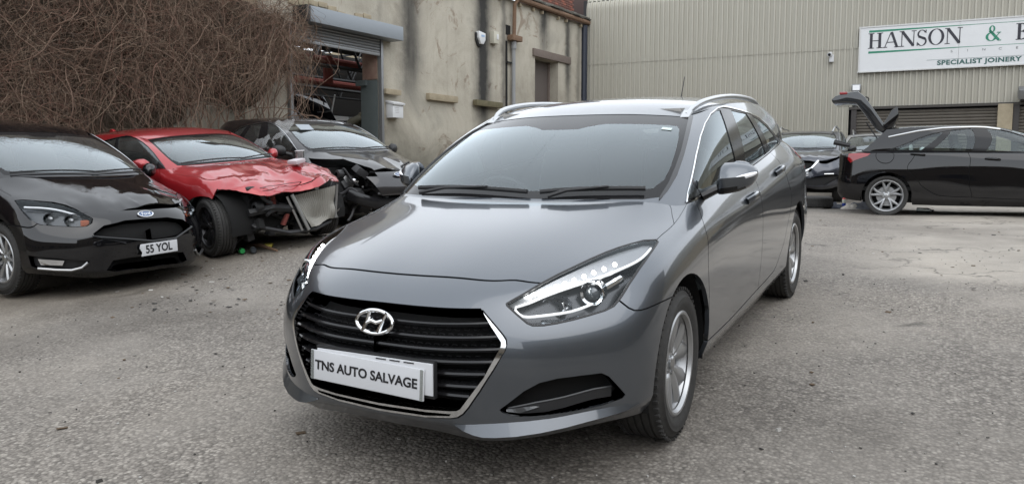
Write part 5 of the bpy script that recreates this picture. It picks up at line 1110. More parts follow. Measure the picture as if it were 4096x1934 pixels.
def build_workshop():
    root = thing('stone_workshop', 'long stained rendered workshop with a half-open roller shutter behind the left-hand cars', 'building', MAT_L)
    T = .45; H = 5.75; G = -1.0; far = 30.
    w = MB(); openings = ((1.85, 3.26, 4.36), (10.07, 12.62, 3.86)); s = -.4
    for a, b, top in openings:
        w.box(((s+a)/2, -T/2, (G+H)/2), (a-s, T, H-G)); w.box(((a+b)/2, -T/2, (top+H)/2), (b-a, T, H-top)); s = b
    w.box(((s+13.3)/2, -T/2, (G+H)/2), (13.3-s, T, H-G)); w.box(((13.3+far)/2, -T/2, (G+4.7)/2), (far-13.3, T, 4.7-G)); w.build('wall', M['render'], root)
    MB().box((-.2, -8, (G+H)/2), (.4, 15, H-G)).build('end_wall', M['sandstone'], root); MB().box((13.1, -8, (G+H)/2), (.4, 15, H-G)).build('end_wall', M['sandstone'], root)
    # gutter, brackets, roof edge
    MB().tube([(s_, .13, 5.80) for s_ in np.linspace(-.35, 13.3, 40)], .075, 10).build('gutter', M['rust'], root, smooth=True)
    rf = MB(); rf.add([(-.45, .12, 5.92), (13.4, .12, 5.92), (13.4, -5.5, 8.4), (-.45, -5.5, 8.4), (-.45, .12, 5.86), (13.4, .12, 5.86), (13.4, -5.5, 8.34), (-.45, -5.5, 8.34)], [(0, 1, 2, 3), (4, 7, 6, 5), (0, 4, 5, 1), (1, 5, 6, 2), (2, 6, 7, 3), (3, 7, 4, 0)])
    rf.build('roof', M['slate'], root)
    rnd = random.Random(3)
    for k in range(34):         # stone slates along the eave, each one uneven
        x = -.4+k*.36+rnd.uniform(-.03, .03); MB().box((x, .08+rnd.uniform(-.03, .03), 5.955+rnd.uniform(-.01, .02)), (.33, .34, .05), Matrix.Rotation(R_(-24+rnd.uniform(-4, 4)), 3, 'X')).build('eave_slate', M['slate'], root)
    for x in (.45, 1.45, 1.95, 2.95, 3.45, 4.2, 5.2): MB().box((x, .05, 5.66), (.07, .1, .10)).build('gutter_bracket', M['sandstone'], root, bevel=.02); 
    # down pipe
    dp = link(bpy.data.objects.new('down_pipe', None), root)
    MB().tube([(4.50, .22, 5.8), (4.58, .12, 5.6), (4.58, .10, 4.75)], .055, 10).build('iron_pipe', M['rust'], dp, smooth=True)
    MB().box((4.56, .12, 4.69), (.5, .2, .15), taper=1.0).build('hopper', M['rust'], dp, bevel=.02)
    MB().tube([(4.59, .10, 4.62), (4.59, .10, 4.4)], .072, 12).build('pipe_socket', M['grey_pipe'], dp, smooth=True)
    MB().tube([(4.59, .09, 4.42), (4.59, .09, .6)], .055, 12).build('plastic_pipe', M['grey_pipe'], dp, smooth=True)
    MB().box((4.7, .05, 4.02), (.3, .05, .04)).build('pipe_clip', M['black'], dp)
    MB().box((4.75, .004, 4.9), (.22, .02, .26)).build('wall_hole', M['void'], root)
    MB().box((4.83, .008, 2.9), (.08, .02, 3.4)).build('wall_crack', M['void'], root)
    # brown door in its deep reveal
    MB().box((2.26, -.02, 4.475), (2.30, .16, .22)).build('lintel', M['brown_frame'], root, bevel=.01)
    d = link(bpy.data.objects.new('yard_door', None), root)
    MB().box((2.55, -.36, 2.5), (1.4, .06, 3.66)).build('door_leaf', mat('brown door paint', (.105, .088, .08), .55), d, bevel=.005)
    MB().box((1.90, -.33, 2.5), (.08, .1, 3.66)).build('door_frame', M['brown_frame'], d)
    for a, b, z, h in ((9.48, 10.0, 2.81, .12), (7.24, 8.4, 2.82, .16), (5.25, 6.49, 2.81, .15)):
        o = MB().box(((a+b)/2, .06, z), (b-a, .14, h)).build('ledge_stone', M['sandstone'] if a > 6 else M['moss'], root, bevel=.015); o.rotation_euler = (R_(rnd.uniform(-2, 2)), 0, 0)
    # roller shutter
    sh = link(bpy.data.objects.new('roller_shutter', None), root)
    MB().box((11.03, .19, 4.065), (2.74, .38, .30)).build('shutter_box', M['galv_grey'], sh, bevel=.008)
    MB().box((12.46, .19, 4.065), (.09, .37, .31)).build('box_end', M['black'], sh, bevel=.004)
    for k in range(5):
        z = 3.885-k*.062; o = MB().tube([(10.12, .06, z), (12.6, .06, z)], .035, 10, flat=.95); o.build('shutter_slat', M['galv'], sh, smooth=True)
    MB().box((11.36, .06, 3.585), (2.5, .05, .06)).build('bottom_rail', M['galv'], sh, bevel=.005)
    for x in (10.05, 12.66): MB().box((x, .05, 2.2), (.07, .1, 3.4)).build('guide_rail', M['galv'], sh, bevel=.004)
    # things fixed to the wall
    b = link(bpy.data.objects.new('alarm_box', None), root)
    poly = [(-.15, .12), (.15, .15), (.15, -.02), (.06, -.17), (-.06, -.17), (-.15, -.05)]
    MB().prism(poly, 0, .11, tf=lambda v: (v[0]+6.15, v[1], v[2]+4.5)).build('alarm_cover', M['white_box'], b, bevel=.015)
    MB().prism([(p[0]*1.08+.02, p[1]*1.08-.02) for p in poly], 0, .05, tf=lambda v: (v[0]+6.17, v[1], v[2]+4.47)).build('alarm_back', M['black'], b, bevel=.01)
    MB().box((6.13, .113, 4.54), (.15, .004, .05)).build('alarm_badge', mat('pale blue print', (.3, .42, .6), .5), b)
    c = link(bpy.data.objects.new('junction_box', None), root); MB().box((5.52, .07, 4.58), (.25, .14, .32)).build('box_cover', M['cream_box'], c, bevel=.012); MB().box((5.48, .145, 4.6), (.08, .02, .14)).build('box_hatch', M['white_box'], c, bevel=.004)
    pc = link(bpy.data.objects.new('post_box', None), root)
    MB().box((9.66, .10, 2.40), (.36, .2, .32)).build('post_box_body', M['white_box'], pc, bevel=.015); MB().box((9.66, .12, 2.575), (.40, .25, .05), Matrix.Rotation(R_(-14), 3, 'X')).build('post_box_lid', M['white_box'], pc, bevel=.01)
    for k in range(4): MB().box((9.70, .202, 2.46-k*.035), (.14-.02*(k % 2), .002, .006)).build('printed_line', mat('grey print', (.3, .3, .3), .6), pc)
    MB().tube([(.2, .06, G), (.2, .06, 5.7)], .10, 10).build('corner_pipe', mat('dark blue black pipe', (.02, .025, .04), .4), root, smooth=True)
    # broken render above the shutter shows stone
    for k in range(9):
        x = 12.5-k*.26; z = 4.30+.07*math.sin(k*.9)+(.05 if k in (3, 4, 5) else 0); MB().box((x, .012, z), (.24, .04, .10+.05*(k % 3 == 1)), Matrix.Rotation(R_(rnd.uniform(-6, 6)), 3, 'Y')).build('exposed_stone', M['sandstone'], root, bevel=.015)
    for k in range(7):
        for j in range(2): MB().box((13.6+k*.52+(.26 if j % 2 else 0), .01, 4.2+j*.25), (.49, .05, .225)).build('wall_stone', M['sandstone'], root, bevel=.012)
    # coping along the lower garden wall
    for k in range(24): MB().box((13.7+k*.66, -.2, 4.75), (.64, .56, .12)).build('coping_stone', M['sandstone'], root, bevel=.02)
    # inside: floor, white back wall, skylit roof on steel
    MB().box((3.5, -7, 1.05), (19, 13, .1)).build('workshop_floor', mat('oily concrete', (.10, .095, .09), .7), root)
    MB().box((3.5, -8.0, 2.2), (19, .2, 2.3)).build('back_wall', M['white_wall'], root); MB().box((3.5, -8.05, 4.2), (19, .2, 1.6)).build('back_wall', M['dark_roof'], root)
    for x in (1.2, 2.6): MB().box((x+1.5, -7.85, 2.3), (.12, .14, 2.4)).build('wall_post', M['grey_pipe'], root)
    MB().box((10.09, -.26, 2.0), (.03, .48, 2.1)).build('steel_pier', M['green_steel'], root, bevel=.004); MB().box((10.12, -.45, 3.0), (.09, .3, .12)).build('pier_bracket', M['green_steel'], root)
    MB().box((10.085, -.24, 3.47), (.025, .42, .8)).build('brick_pier', M['brick_pier'], root, bevel=.004)
    for z, y, x0, x1 in ((3.62, -1.9, 6, 11.5), (3.28, -3.2, 4, 9.5)): MB().tube([(x0, y, z), (x1, y, z+.04)], .085, 10).build('red_pipe', M['red_steel'], root, smooth=True)
    MB().tube([(9.7, -1.9, 3.75), (9.7, -1.9, 3.1)], .12, 10).build('red_pipe', M['red_steel'], root, smooth=True)
    for k in range(5):
        y = -1.5-k*1.9; t_ = link(bpy.data.objects.new('roof_truss', None), root); MB().tube([(-5, y, 3.45), (12.8, y, 3.45)], .05, 6).build('tie_bar', M['black'], t_)
        for j in range(10): MB().tube([(-4.6+j*1.7, y, 3.45), (-3.75+j*1.7, y, 4.9), (-2.9+j*1.7, y, 3.45)], .032, 6).build('brace', M['black'], t_)
    for k in (0, 2, 4): MB().box((3.5, -1.0-k*1.45, 5.0), (19, 1.2, .08)).build('roof_board', M['dark_roof'], root)
    for k in range(3):
        for j in range(18): MB().box((-5+j, -2.45-k*2.9, 5.0), (.06, 1.5, .06)).build('glazing_bar', M['black'], root)
    MB().box((3.5, -6.4, 3.05), (19, .35, .5)).build('inner_beam', M['dark_roof'], root)
    return root
WORKSHOP = build_workshop()
# the slate roof would shut the skylights: cut it back to the eave
for o in WORKSHOP.children:
    if o.name.startswith('roof') and o.type == 'MESH' and 'board' not in o.name and 'truss' not in o.name:
        for v in o.data.vertices:
            if v.co.y < -5: v.co.y = -.9; v.co.z -= 2.05
# ---------- low wall and planks at its foot ----------
def low_wall():
    root = thing('low_stone_wall', 'low mossy stone wall with loose planks at the foot of the workshop', 'wall', MAT_L)
    rnd = random.Random(2)
    for k in range(16):
        for j in range(3): MB().box((5.6+k*.3+(.15 if j % 2 else 0), .75+rnd.uniform(-.02, .02), .72+j*.17), (.29, .3, .16), Matrix.Rotation(R_(rnd.uniform(-3, 3)), 3, 'Y')).build('stone', M['moss'] if rnd.random() < .6 else M['sandstone'], root, bevel=.02)
    return root
low_wall()
pk = thing('loose_planks', 'pale loose planks lying on the low mossy wall', 'planks', MAT_L)
for k in range(3): MB().box((8.0+k*.06, .72+k*.09, 1.26+k*.028), (1.1-.2*k, .1, .025), Matrix.Rotation(R_(3*k-3), 3, 'Z')).build('plank', M['sandstone'], pk, bevel=.003)
# ---------- leafless creeper over the left half of the workshop ----------
def build_vine():
    rnd = np.random.default_rng(11); VV, FF, MM = [], [], []; count = [0]
    def stems(p, d, n, step, r0, r1, grav, wob, mi):
        """grow many stems side by side as wandering tubes"""
        N = len(p); pts = [p.copy()]
        for k in range(n):
            d = d+rnd.normal(0, wob, (N, 3))*[1, .55, 1]; d[:, 2] -= grav
            d[:, 1] += np.where(p[:, 1] < .06, .25, 0)-np.where(p[:, 1] > .26+.35*np.sin(p[:, 0]*1.3)**2+.12*np.maximum(0, 3.2-p[:, 2]), .2, 0)
            d /= np.linalg.norm(d, axis=1, keepdims=True); p = p+d*step[:, None]; pts.append(p.copy())
        P = np.stack(pts, 1); t = np.gradient(P, axis=1); t /= np.linalg.norm(t, axis=2, keepdims=True)
        a = np.cross(t, [.3, .9, .2]); a /= np.linalg.norm(a, axis=2, keepdims=True)+1e-9; c = np.cross(t, a)
        rr = r0[:, None]+(r1-r0)[:, None]*np.linspace(0, 1, n+1)[None]
        ring = np.stack([P+(a*math.cos(2*math.pi*k/3)+c*math.sin(2*math.pi*k/3))*rr[..., None] for k in range(3)], 2)
        idx = np.arange(N*(n+1)*3).reshape(N, n+1, 3)+count[0]
        f = np.stack([np.stack([idx[:, :-1, k], idx[:, :-1, (k+1) % 3], idx[:, 1:, (k+1) % 3], idx[:, 1:, k]], -1) for k in range(3)], 2)
        VV.append(ring.reshape(-1, 3)); FF.append(f.reshape(-1, 4)); MM.append(np.repeat(mi, n*3)); count[0] += ring.size//3
    def top(x): return 4.05+.75*np.clip((x-13.6)/2.2, 0, 1)+.12*np.sin(x*2.3)
    def low_edge(x): return 2.75-1.55*np.clip((x-13.0)/4., 0, 1)+.25*np.sin(x*3.1)
    n = 240; x = rnd.uniform(12.9, 25, n); d = np.stack([rnd.normal(0, .5, n), np.zeros(n), np.ones(n)], 1); d /= np.linalg.norm(d, axis=1, keepdims=True)       # woody main stems
    stems(np.stack([x, .06+rnd.random(n)*.1, rnd.uniform(.7, 3, n)], 1), d, 20, np.full(n, .14), np.full(n, .014), np.full(n, .005), -.02, .22, np.ones(n, int))
    for ns, cnt in ((10, 6500), (15, 7500), (20, 4200)):          # drooping twigs
        x = 12.55+rnd.random(cnt)*12.4; z = low_edge(x)+.3+rnd.random(cnt)*(top(x)-low_edge(x)-.25); ok = np.array([mnoise.noise(Vector((a*.9, b*.9, 3.)))+rnd.random()*.9 > .12 for a, b in zip(x, z)]) & ((x > 13.1) | ((z > 2.6) & (rnd.random(cnt) < .5))); x, z = x[ok], z[ok]; m = len(x)
        an = rnd.uniform(0, 2*math.pi, m); d = np.stack([np.cos(an), rnd.uniform(-.1, .5, m), np.sin(an)*.8+.2], 1); d /= np.linalg.norm(d, axis=1, keepdims=True)
        r = rnd.choice([.0018, .0024, .0034, .005], m, p=[.35, .35, .2, .1])
        stems(np.stack([x, rnd.uniform(.08, .45, m), z], 1), d, ns, rnd.uniform(.04, .085, m), r, r*.45, .075, .19, rnd.choice(4, m, p=[.36, .3, .2, .14]))
    n = 40; d = np.stack([rnd.normal(0, .4, n), np.full(n, .1), np.full(n, -.3)], 1); d /= np.linalg.norm(d, axis=1, keepdims=True)                                # strands hanging beside the shutter
    stems(np.stack([rnd.uniform(12.4, 13.1, n), rnd.uniform(.35, .6, n), rnd.uniform(3.2, 4.2, n)], 1), d, 20, np.full(n, .08), np.full(n, .0045), np.full(n, .002), .12, .16, rnd.integers(0, 3, n))
    V, F, MI = np.concatenate(VV), np.concatenate(FF), np.concatenate(MM).astype(np.int32)
    cols = [('tan twig', (.30, .22, .16)), ('brown stem', (.18, .118, .085)), ('dark stem', (.09, .068, .053)), ('reddish twig', (.24, .135, .10))]
    me = bpy.data.meshes.new('bare_creeper'); me.vertices.add(len(V)); me.vertices.foreach_set('co', V.ravel()); me.loops.add(F.size); me.loops.foreach_set('vertex_index', F.ravel().astype(np.int32))
    me.polygons.add(len(F)); me.polygons.foreach_set('loop_start', np.arange(0, F.size, 4, dtype=np.int32)); me.update(calc_edges=True)
    for n_, c in cols: me.materials.append(mat(n_, c, .85))
    me.polygons.foreach_set('material_index', MI); me.shade_smooth()
    o = link(bpy.data.objects.new('bare_creeper', me)); o.matrix_world = MAT_L
    tag(o, 'tangle of leafless brown creeper hanging over the workshop wall behind the left-hand cars', 'creeper', kind='stuff')
    # dark mat-like sheet behind the twigs, coloured as the shade deep in the tangle
    nx, nz = 90, 40; V2 = []
    for i in range(nx+1):
        for j in range(nz+1):
            x = 12.75+i/nx*12.2; z0, z1 = low_edge(x)-.1*rnd.random(), top(x)+.1*rnd.random(); z = z0+(z1-z0)*j/nz
            V2.append((x+rnd.normal(0, .03), .03+.10*rnd.random()*(.2+math.sin(math.pi*j/nz)), z+rnd.normal(0, .03)))
    F2 = [(i*(nz+1)+j, i*(nz+1)+j+1, (i+1)*(nz+1)+j+1, (i+1)*(nz+1)+j) for i in range(nx) for j in range(nz)]
    mm = mat('shade backing', (.06, .045, .03), .95); t = NT(mm); v = t.coord(); n = t.noise(v, 5, 8, .8, 1.5); n2 = t.noise(v, 45, 4, .8, 2)
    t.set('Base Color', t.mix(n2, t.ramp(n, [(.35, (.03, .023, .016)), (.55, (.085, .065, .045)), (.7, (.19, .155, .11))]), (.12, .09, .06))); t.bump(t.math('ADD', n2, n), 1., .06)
    o2 = mesh_obj('creeper_shade_sheet', V2, F2, mm); o2.matrix_world = MAT_L; tag(o2, 'dark shade backing added to darken the gaps behind the creeper twigs', 'creeper', kind='stuff')
build_vine()
# ---------- profiled steel warehouse on the right ----------
def cladding_mat():
    m = mat('beige profiled steel', (.42, .40, .33), .5, 0); t = NT(m); v = t.coord('Object'); sx = t.n('SeparateXYZ'); t.l(v, sx.inputs[0])
    tall = t.noise(t.coord('Object', (3.0, 1, .12)), 1.2, 6, .7); big = t.noise(v, .5, 4, .6); fine = t.noise(v, 30, 4, .7)
    c = t.mix(t.ramp(tall, [(.35, (0, 0, 0)), (.7, (1, 1, 1))]), (.43, .41, .352), (.395, .375, .318)); c = t.mix(t.math('MULTIPLY', big, .35), c, (.36, .355, .30))
    low = t.n('MapRange', From__Min=3.6, From__Max=2.4, To__Max=.3); t.l(sx.outputs['Z'], low.inputs['Value']); c = t.mix(t.math('MULTIPLY', low.outputs[0], tall), c, (.24, .22, .17))
    t.set('Base Color', t.mix(.12, c, t.ramp(fine, [(.3, (.8, .8, .8)), (.7, (1.1, 1.1, 1.1))]), 'MULTIPLY')); return m
def serif(letters, h, x0, gap, M_ink, parent, y, z, colors=None):
    """roman capitals built from thick and thin strokes; returns the right-hand end"""
    TK, TN, SR = .17*h, .05*h, .045*h
    def bar(o, a, b, w):
        a, b = Vector((a[0], 0, a[1])), Vector((b[0], 0, b[1])); d = (b-a); L = d.length; ang = math.atan2(d.z, d.x)
        o.box((a+b)/2, (L, .004, w), Matrix.Rotation(-ang, 3, 'Y'))
    def ser(o, x, zc, w): bar(o, (x-w/2, zc), (x+w/2, zc), SR)
    def arc(o, cx, cz, rx, rz, a0, a1, w_side, w_top, n=20):
        V, F = [], []
        for k in range(n+1):
            a = a0+(a1-a0)*k/n; ca, sa = math.cos(a), math.sin(a); w = w_top+(w_side-w_top)*abs(ca)
            for e in (0, 1):
                for yy in (-.002, .002): V.append((cx+(rx-e*w)*ca, yy, cz+(rz-e*w*(.6+.4*abs(ca)))*sa))
        for k in range(n):
            b = k*4
            F += [(b, b+4, b+5, b+1), (b+2, b+3, b+7, b+6), (b, b+2, b+6, b+4), (b+1, b+5, b+7, b+3)]
        o.add(V, F)
    x = x0
    for i, L in enumerate(letters):
        if L == ' ': x += .42*h; continue
        o = MB(); y_ = 0; w = .78*h
        def stem(px, tk=TK): bar(o, (px, 0), (px, h), tk); ser(o, px, SR/2, tk*2.1); ser(o, px, h-SR/2, tk*2.1)
        if L == 'H': w = .86*h; stem(TK); stem(w-TK); bar(o, (TK, h*.5), (w-TK, h*.5), TN)
        elif L == 'A': w = .9*h; bar(o, (.06*h, 0), (w*.47, h), TN); bar(o, (w*.5, h), (w-.1*h, 0), TK*.9); bar(o, (.22*h, .34*h), (w*.72, .34*h), TN); ser(o, .08*h, SR/2, TK*1.6); ser(o, w-.1*h, SR/2, TK*2)
        elif L == 'N': w = .9*h; bar(o, (TK*.6, 0), (TK*.6, h), TN); bar(o, (w-TK*.6, 0), (w-TK*.6, h), TN); bar(o, (TK*.7, h*.97), (w-TK*.7, .03*h), TK); ser(o, TK*.6, SR/2, TK*1.7); ser(o, TK*.5, h-SR/2, TK*1.6); ser(o, w-TK*.6, h-SR/2, TK*1.7)
        elif L == 'O': w = .92*h; arc(o, w/2, h/2, w/2, h*.52, 0, 2*math.pi, TK*.95, TN, 36)
        elif L == 'S':
            w = .58*h; arc(o, w/2, h*.74, w*.46, h*.27, .15*math.pi, 1.35*math.pi, TK*.6, TN); arc(o, w/2, h*.27, w*.5, h*.29, -.85*math.pi, .42*math.pi, TK*.6, TN)
            bar(o, (w*.17, h*.60), (w*.84, h*.42), TK*.9); bar(o, (w*.90, h*.78), (w*.90, h), TN); bar(o, (w*.06, 0), (w*.06, h*.24), TN)
        elif L in 'BRDP':
            w = {'B': .7, 'R': .84, 'D': .86, 'P': .68}[L]*h; stem(TK)
            if L == 'D': arc(o, TK, h/2, w-TK, h*.5, -math.pi/2, math.pi/2, TK, TN)
            else:
                arc(o, TK*1.6, h*.745, w*.72-TK, h*.255, -math.pi/2, math.pi/2, TK*.9, TN); bar(o, (TK, h-TN/2), (TK*1.8, h-TN/2), TN); bar(o, (TK, h*.5), (TK*1.8, h*.5), TN)
                if L == 'B': arc(o, TK*1.6, h*.26, w-TK*1.6, h*.26, -math.pi/2, math.pi/2, TK, TN); bar(o, (TK, TN/2), (TK*1.8, TN/2), TN)
                if L == 'R': bar(o, (w*.45, h*.5), (w-.02*h, .04*h), TK*.9); ser(o, w-.02*h, SR/2, TK)
        elif L in 'EL':
            w = .66*h; stem(TK); bar(o, (TK, TN/2), (w, TN/2), TN); bar(o, (w, 0), (w, h*.2), TN)
            if L == 'E': bar(o, (TK, h-TN/2), (w*.94, h-TN/2), TN); bar(o, (w*.94, h), (w*.94, h*.82), TN); bar(o, (TK, h*.52), (w*.7, h*.52), TN); bar(o, (w*.7, h*.42), (w*.7, h*.62), TN)
        elif L == 'Y': w = .82*h; bar(o, (w/2, 0), (w/2, h*.48), TK); bar(o, (w*.12, h), (w/2, h*.44), TK*.85); bar(o, (w*.88, h), (w*.52, h*.44), TN); ser(o, w/2, SR/2, TK*2); ser(o, w*.12, h-SR/2, TK*1.7); ser(o, w*.88, h-SR/2, TK*1.4)
        elif L == 'T': w = .8*h; bar(o, (w/2, 0), (w/2, h), TK); ser(o, w/2, SR/2, TK*2); bar(o, (0, h-TN/2), (w, h-TN/2), TN); bar(o, (0, h), (0, h*.78), TN); bar(o, (w, h), (w, h*.78), TN)
        elif L == '&':
            w = .86*h; arc(o, w*.42, h*.77, w*.2, h*.22, 0, 2*math.pi, TK*.6, TN); arc(o, w*.38, h*.27, w*.37, h*.28, .3*math.pi, 1.85*math.pi, TK*.9, TN)
            bar(o, (w*.26, h*.68), (w*.88, h*.04), TK*.9); bar(o, (w*.66, h*.22), (w*.92, h*.52), TN); ser(o, w*.88, h*.53, TK*1.4); ser(o, w*.92, SR/2, TK*1.2)
        q = o.build('letter', M_ink if not colors or L != '&' else colors, parent); q.location = (x, y, z); x += w+gap*h
    return x
def build_warehouse():
    root = thing('warehouse', 'beige profiled steel warehouse with a shuttered loading bay behind the right-hand cars', 'building', MAT_R)
    cm = cladding_mat(); p = .15; end = 30.
    def corr(name, s0, s1, z0, z1, eave=False, out=0.):
        prof = [(0, 0), (.008, -.05), (.05, -.05), (.058, 0)]; xs = []
        k = 0
        while s0+k*p < s1:
            for a, d in prof: xs.append((min(s0+k*p+a, s1), d-out))
            k += 1
        xs.append((s1, -out)); lv = [(z0, 0), (z1, 0)]
        if eave: lv += [(z1+.42*math.sin(a), .42*(1-math.cos(a))) for a in np.linspace(.15, 1.35, 8)]+[(z1+3.4, 11.)]
        V, F = [], []
        for x, d in xs:
            for j, (z, b) in enumerate(lv):
                t = min(1, j/9)
                V.append((x, (d+b), z+(-d*.6 if j > 6 else 0)))
        n = len(lv); F = [(i*n+j, (i+1)*n+j, (i+1)*n+j+1, i*n+j+1) for i in range(len(xs)-1) for j in range(n-1)]
        mesh_obj(name, V, F, cm, root, smooth=False)
    corr('upper_cladding', 0.02, end, 4.46, 6.2, True, .012)
    corr('lower_cladding', 0.02, 8.0, -.5, 4.5); corr('lower_cladding', 8.0, end, 2.83, 4.5)
    MB().box((end/2, .10, 3), (end, .02, 7)).build('inner_lining', M['void'], root)
    fl = MB().box((.0, -.005, 3.0), (.1, .12, 7)).build('corner_flashing', M['black'], root)
    rnd = random.Random(5)
    MB().box((end/2+4, -.03, 2.80), (end-8, .1, .07)).build('door_header', mat('dark brown steel', (.05, .045, .04), .6), root)
    def bay(s0, s1):
        b = link(bpy.data.objects.new('loading_shutter', None), root)
        sm = stonemat('brown shutter '+str(s0), (.075, .066, .055), (.15, .135, .115), 4)
        z = .3
        while z < 2.75:
            MB().tube([(s0+.14, .06, z), (s1, .06, z)], .044, 8, flat=1.).build('shutter_slat', sm, b, smooth=True); z += .085
        MB().box((s0+.07, -.005, 1.5), (.14, .1, 2.6)).build('shutter_guide', mat('dark guide', (.045, .04, .038), .6), b)
    bay(8.07, 11.62); bay(11.97, 16)
    MB().box((11.79, -.02, 1.4), (.34, .14, 2.8)).build('pier', M['sandstone'], root, bevel=.01)
    MB().box((23, -.02, 1.4), (14, .14, 2.8)).build('side_wall', M['sandstone'], root)
    # camera, floodlight
    c = link(bpy.data.objects.new('security_camera', None), root); MB().box((7.50, -.08, 4.22), (.12, .1, .2)).build('camera_bracket', M['white_box'], c, bevel=.01); MB().tube([(7.47, -.14, 4.34), (7.45, -.24, 4.31)], .06, 12).build('camera_head', M['white_box'], c, smooth=True); MB().tube([(7.449, -.241, 4.31), (7.447, -.25, 4.307)], .04, 12).build('camera_lens', M['gloss_black'], c)
    f = link(bpy.data.objects.new('floodlight', None), root); MB().box((12.3, -.3, 3.05), (.55, .3, .26), Matrix.Rotation(R_(25), 3, 'X')).build('floodlight_body', M['galv'], f, bevel=.03); MB().box((12.25, -.15, 2.88), (.3, .3, .06)).build('floodlight_bracket', M['black'], f); MB().box((12.3, -.43, 3.0), (.46, .02, .18), Matrix.Rotation(R_(25), 3, 'X')).build('floodlight_glass', M['lamp_silver'], f)
    wl = link(bpy.data.objects.new('small_wall_light', None), root); MB().box((8.18, -.16, 3.36), (.24, .12, .2)).build('light_case', M['galv'], wl, bevel=.02); MB().box((8.18, -.225, 3.36), (.18, .01, .14)).build('light_glass', M['lamp_white'], wl)
    return root
build_warehouse()
def build_sign():
    root = thing('warehouse_sign', 'long white sign board with black serif capitals and green lines on the warehouse wall', 'sign', MAT_R)
    W = stonemat('white sign board', (.60, .61, .62), (.68, .69, .70), 1.5); s0, s1 = 8.22, 17.4; z0, z1 = 3.79, 5.01; y = -.12
    for a, b in ((s0, 10.64), (10.645, 13.08), (13.085, 15.5), (15.505, s1)): MB().box(((a+b)/2, y, (z0+z1)/2), (b-a, .03, z1-z0)).build('board_panel', W, root)
    fr = MB()
    for z in (z0, z1): fr.box(((s0+s1)/2, y-.004, z), (s1-s0+.06, .05, .035))
    for s in (s0, s1): fr.box((s, y-.004, (z0+z1)/2), (.035, .05, z1-z0+.03))
    fr.build('board_frame', mat('white sign frame', (.55, .55, .54), .5), root)
    ink = mat('black sign vinyl', (.02, .02, .03), .4); gr = mat('green sign vinyl', (.02, .2, .12), .4); gd = mat('dark green sign vinyl', (.03, .10, .09), .4)
    yf = y-.0175
    for z in (4.885, 4.315):
        V = [(8.45, yf, z-.03), (11.0, yf, z-.004), (17.2, yf, z+.0), (17.2, yf, z+.008), (11.0, yf, z+.008), (8.45, yf, z+.03)]
        mesh_obj('green_line', V, [(0, 1, 2, 3, 4, 5)], gr, root, smooth=False)
    x = serif('HANSON', .415, 8.44, .075, ink, root, yf-.001, 4.42); 
    serif('&', .40, 11.24, .07, gr, root, yf-.001, 4.43); serif('BEARDSLEY LTD', .415, 11.92, .075, ink, root, yf-.001, 4.42)
    rot = Matrix.Rotation(math.pi/2, 4, 'X')
    for k, ch in enumerate('SINCE'): text_obj('since_letter', ch, .085, mat('grey vinyl '+ch, (.16, .17, .17), .5), root, depth=.0008, sx=1.3, mat4=Matrix.Translation((10.48+k*.37, yf-.001, 4.22)) @ rot)
    text_obj('strapline', 'SPECIALIST JOINERY MANUFACTURERS', .165, gd, root, depth=.0008, sx=1.2, bold=.006, mat4=Matrix.Translation((10.15, yf-.001, 3.93)) @ rot, align='LEFT', space=1.08)
    MB().box((12.4, yf-.001, 4.02), (5.0, .002, .006)).build('thin_line', gd, root)
    return root
build_sign()
# ---------- brick gable behind the corner ----------
def brick_gable():
    root = thing('brick_gable', 'dark red brick gable rising behind the corner of the two buildings', 'wall', MAT_L)
    MB().box((-.2, -1.2, 6.2), (4.6, .4, 5.2)).build('mortar_core', mat('sooty mortar', (.07, .045, .04), .95), root)
    bm = [stonemat('soot brick', (.10, .045, .035), (.16, .07, .05), 10), stonemat('red brick', (.19, .06, .04), (.27, .10, .065), 10), stonemat('orange brick', (.36, .12, .06), (.42, .16, .08), 10)]
    base = [MB().box((0, 0, 0), (.215, .06, .065)).build('brick', b, root, bevel=.006) for b in bm]
    for b in base: COL.objects.unlink(b)
    rnd = random.Random(7)
    for j in range(22):
        for k in range(13):
            o = base[rnd.choices((0, 1, 2), (.66, .29, .05))[0]].copy(); COL.objects.link(o); o.parent = root; o.name = 'brick'
            o.location = (-.9+k*.225+(.11 if j % 2 else 0), -.985+rnd.uniform(-.004, .004), 5.75+j*.075)
    for b in base: bpy.data.objects.remove(b)
brick_gable()
# ---------- assumed buildings out of view, added to darken reflections in paint and glass ----------
def mill(name, label, mat4, L, H, seed, wall_m, rows, pitch):
    root = thing(name, label, 'building', mat4); MB().box((L/2, .3, H/2-1), (L, .6, H+2)).build('wall', wall_m, root)
    pane = mat(label[:12]+' pane', (.03, .035, .04), .1); n = int(L/pitch)
    for j in range(rows):
        for k in range(n):
            x = (k+.5)*pitch; z = 1.7+j*2.9; w = link(bpy.data.objects.new('window', None), root)
            MB().box((x, -.02, z), (1.3, .06, 1.7)).build('pane', pane, w); MB().box((x, -.06, z-.92), (1.5, .16, .12)).build('sill', M['sandstone'], w); MB().box((x, -.04, z+.95), (1.5, .1, .2)).build('lintel', M['sandstone'], w)
    MB().box((L/2, 0, H+.05), (L+.2, .8, .25)).build('parapet', M['sandstone'], root)
    return root
M['mill_brick'] = stonemat('dark mill stone', (.10, .085, .065), (.2, .165, .125), 1.2)
mill('added_mill', 'soot-dark stone mill across the yard behind the photographer', Matrix.Translation((26, 24, -1.5)) @ Matrix.Rotation(R_(-90), 4, 'Z'), 50, 6.0, 1, M['mill_brick'], 1, 3.2)
mill('added_wing', 'dark stone mill wing closing the yard on the right', Matrix.Translation((-21, 19, 0)), 44, 9.6, 2, M['mill_brick'], 2, 4.)
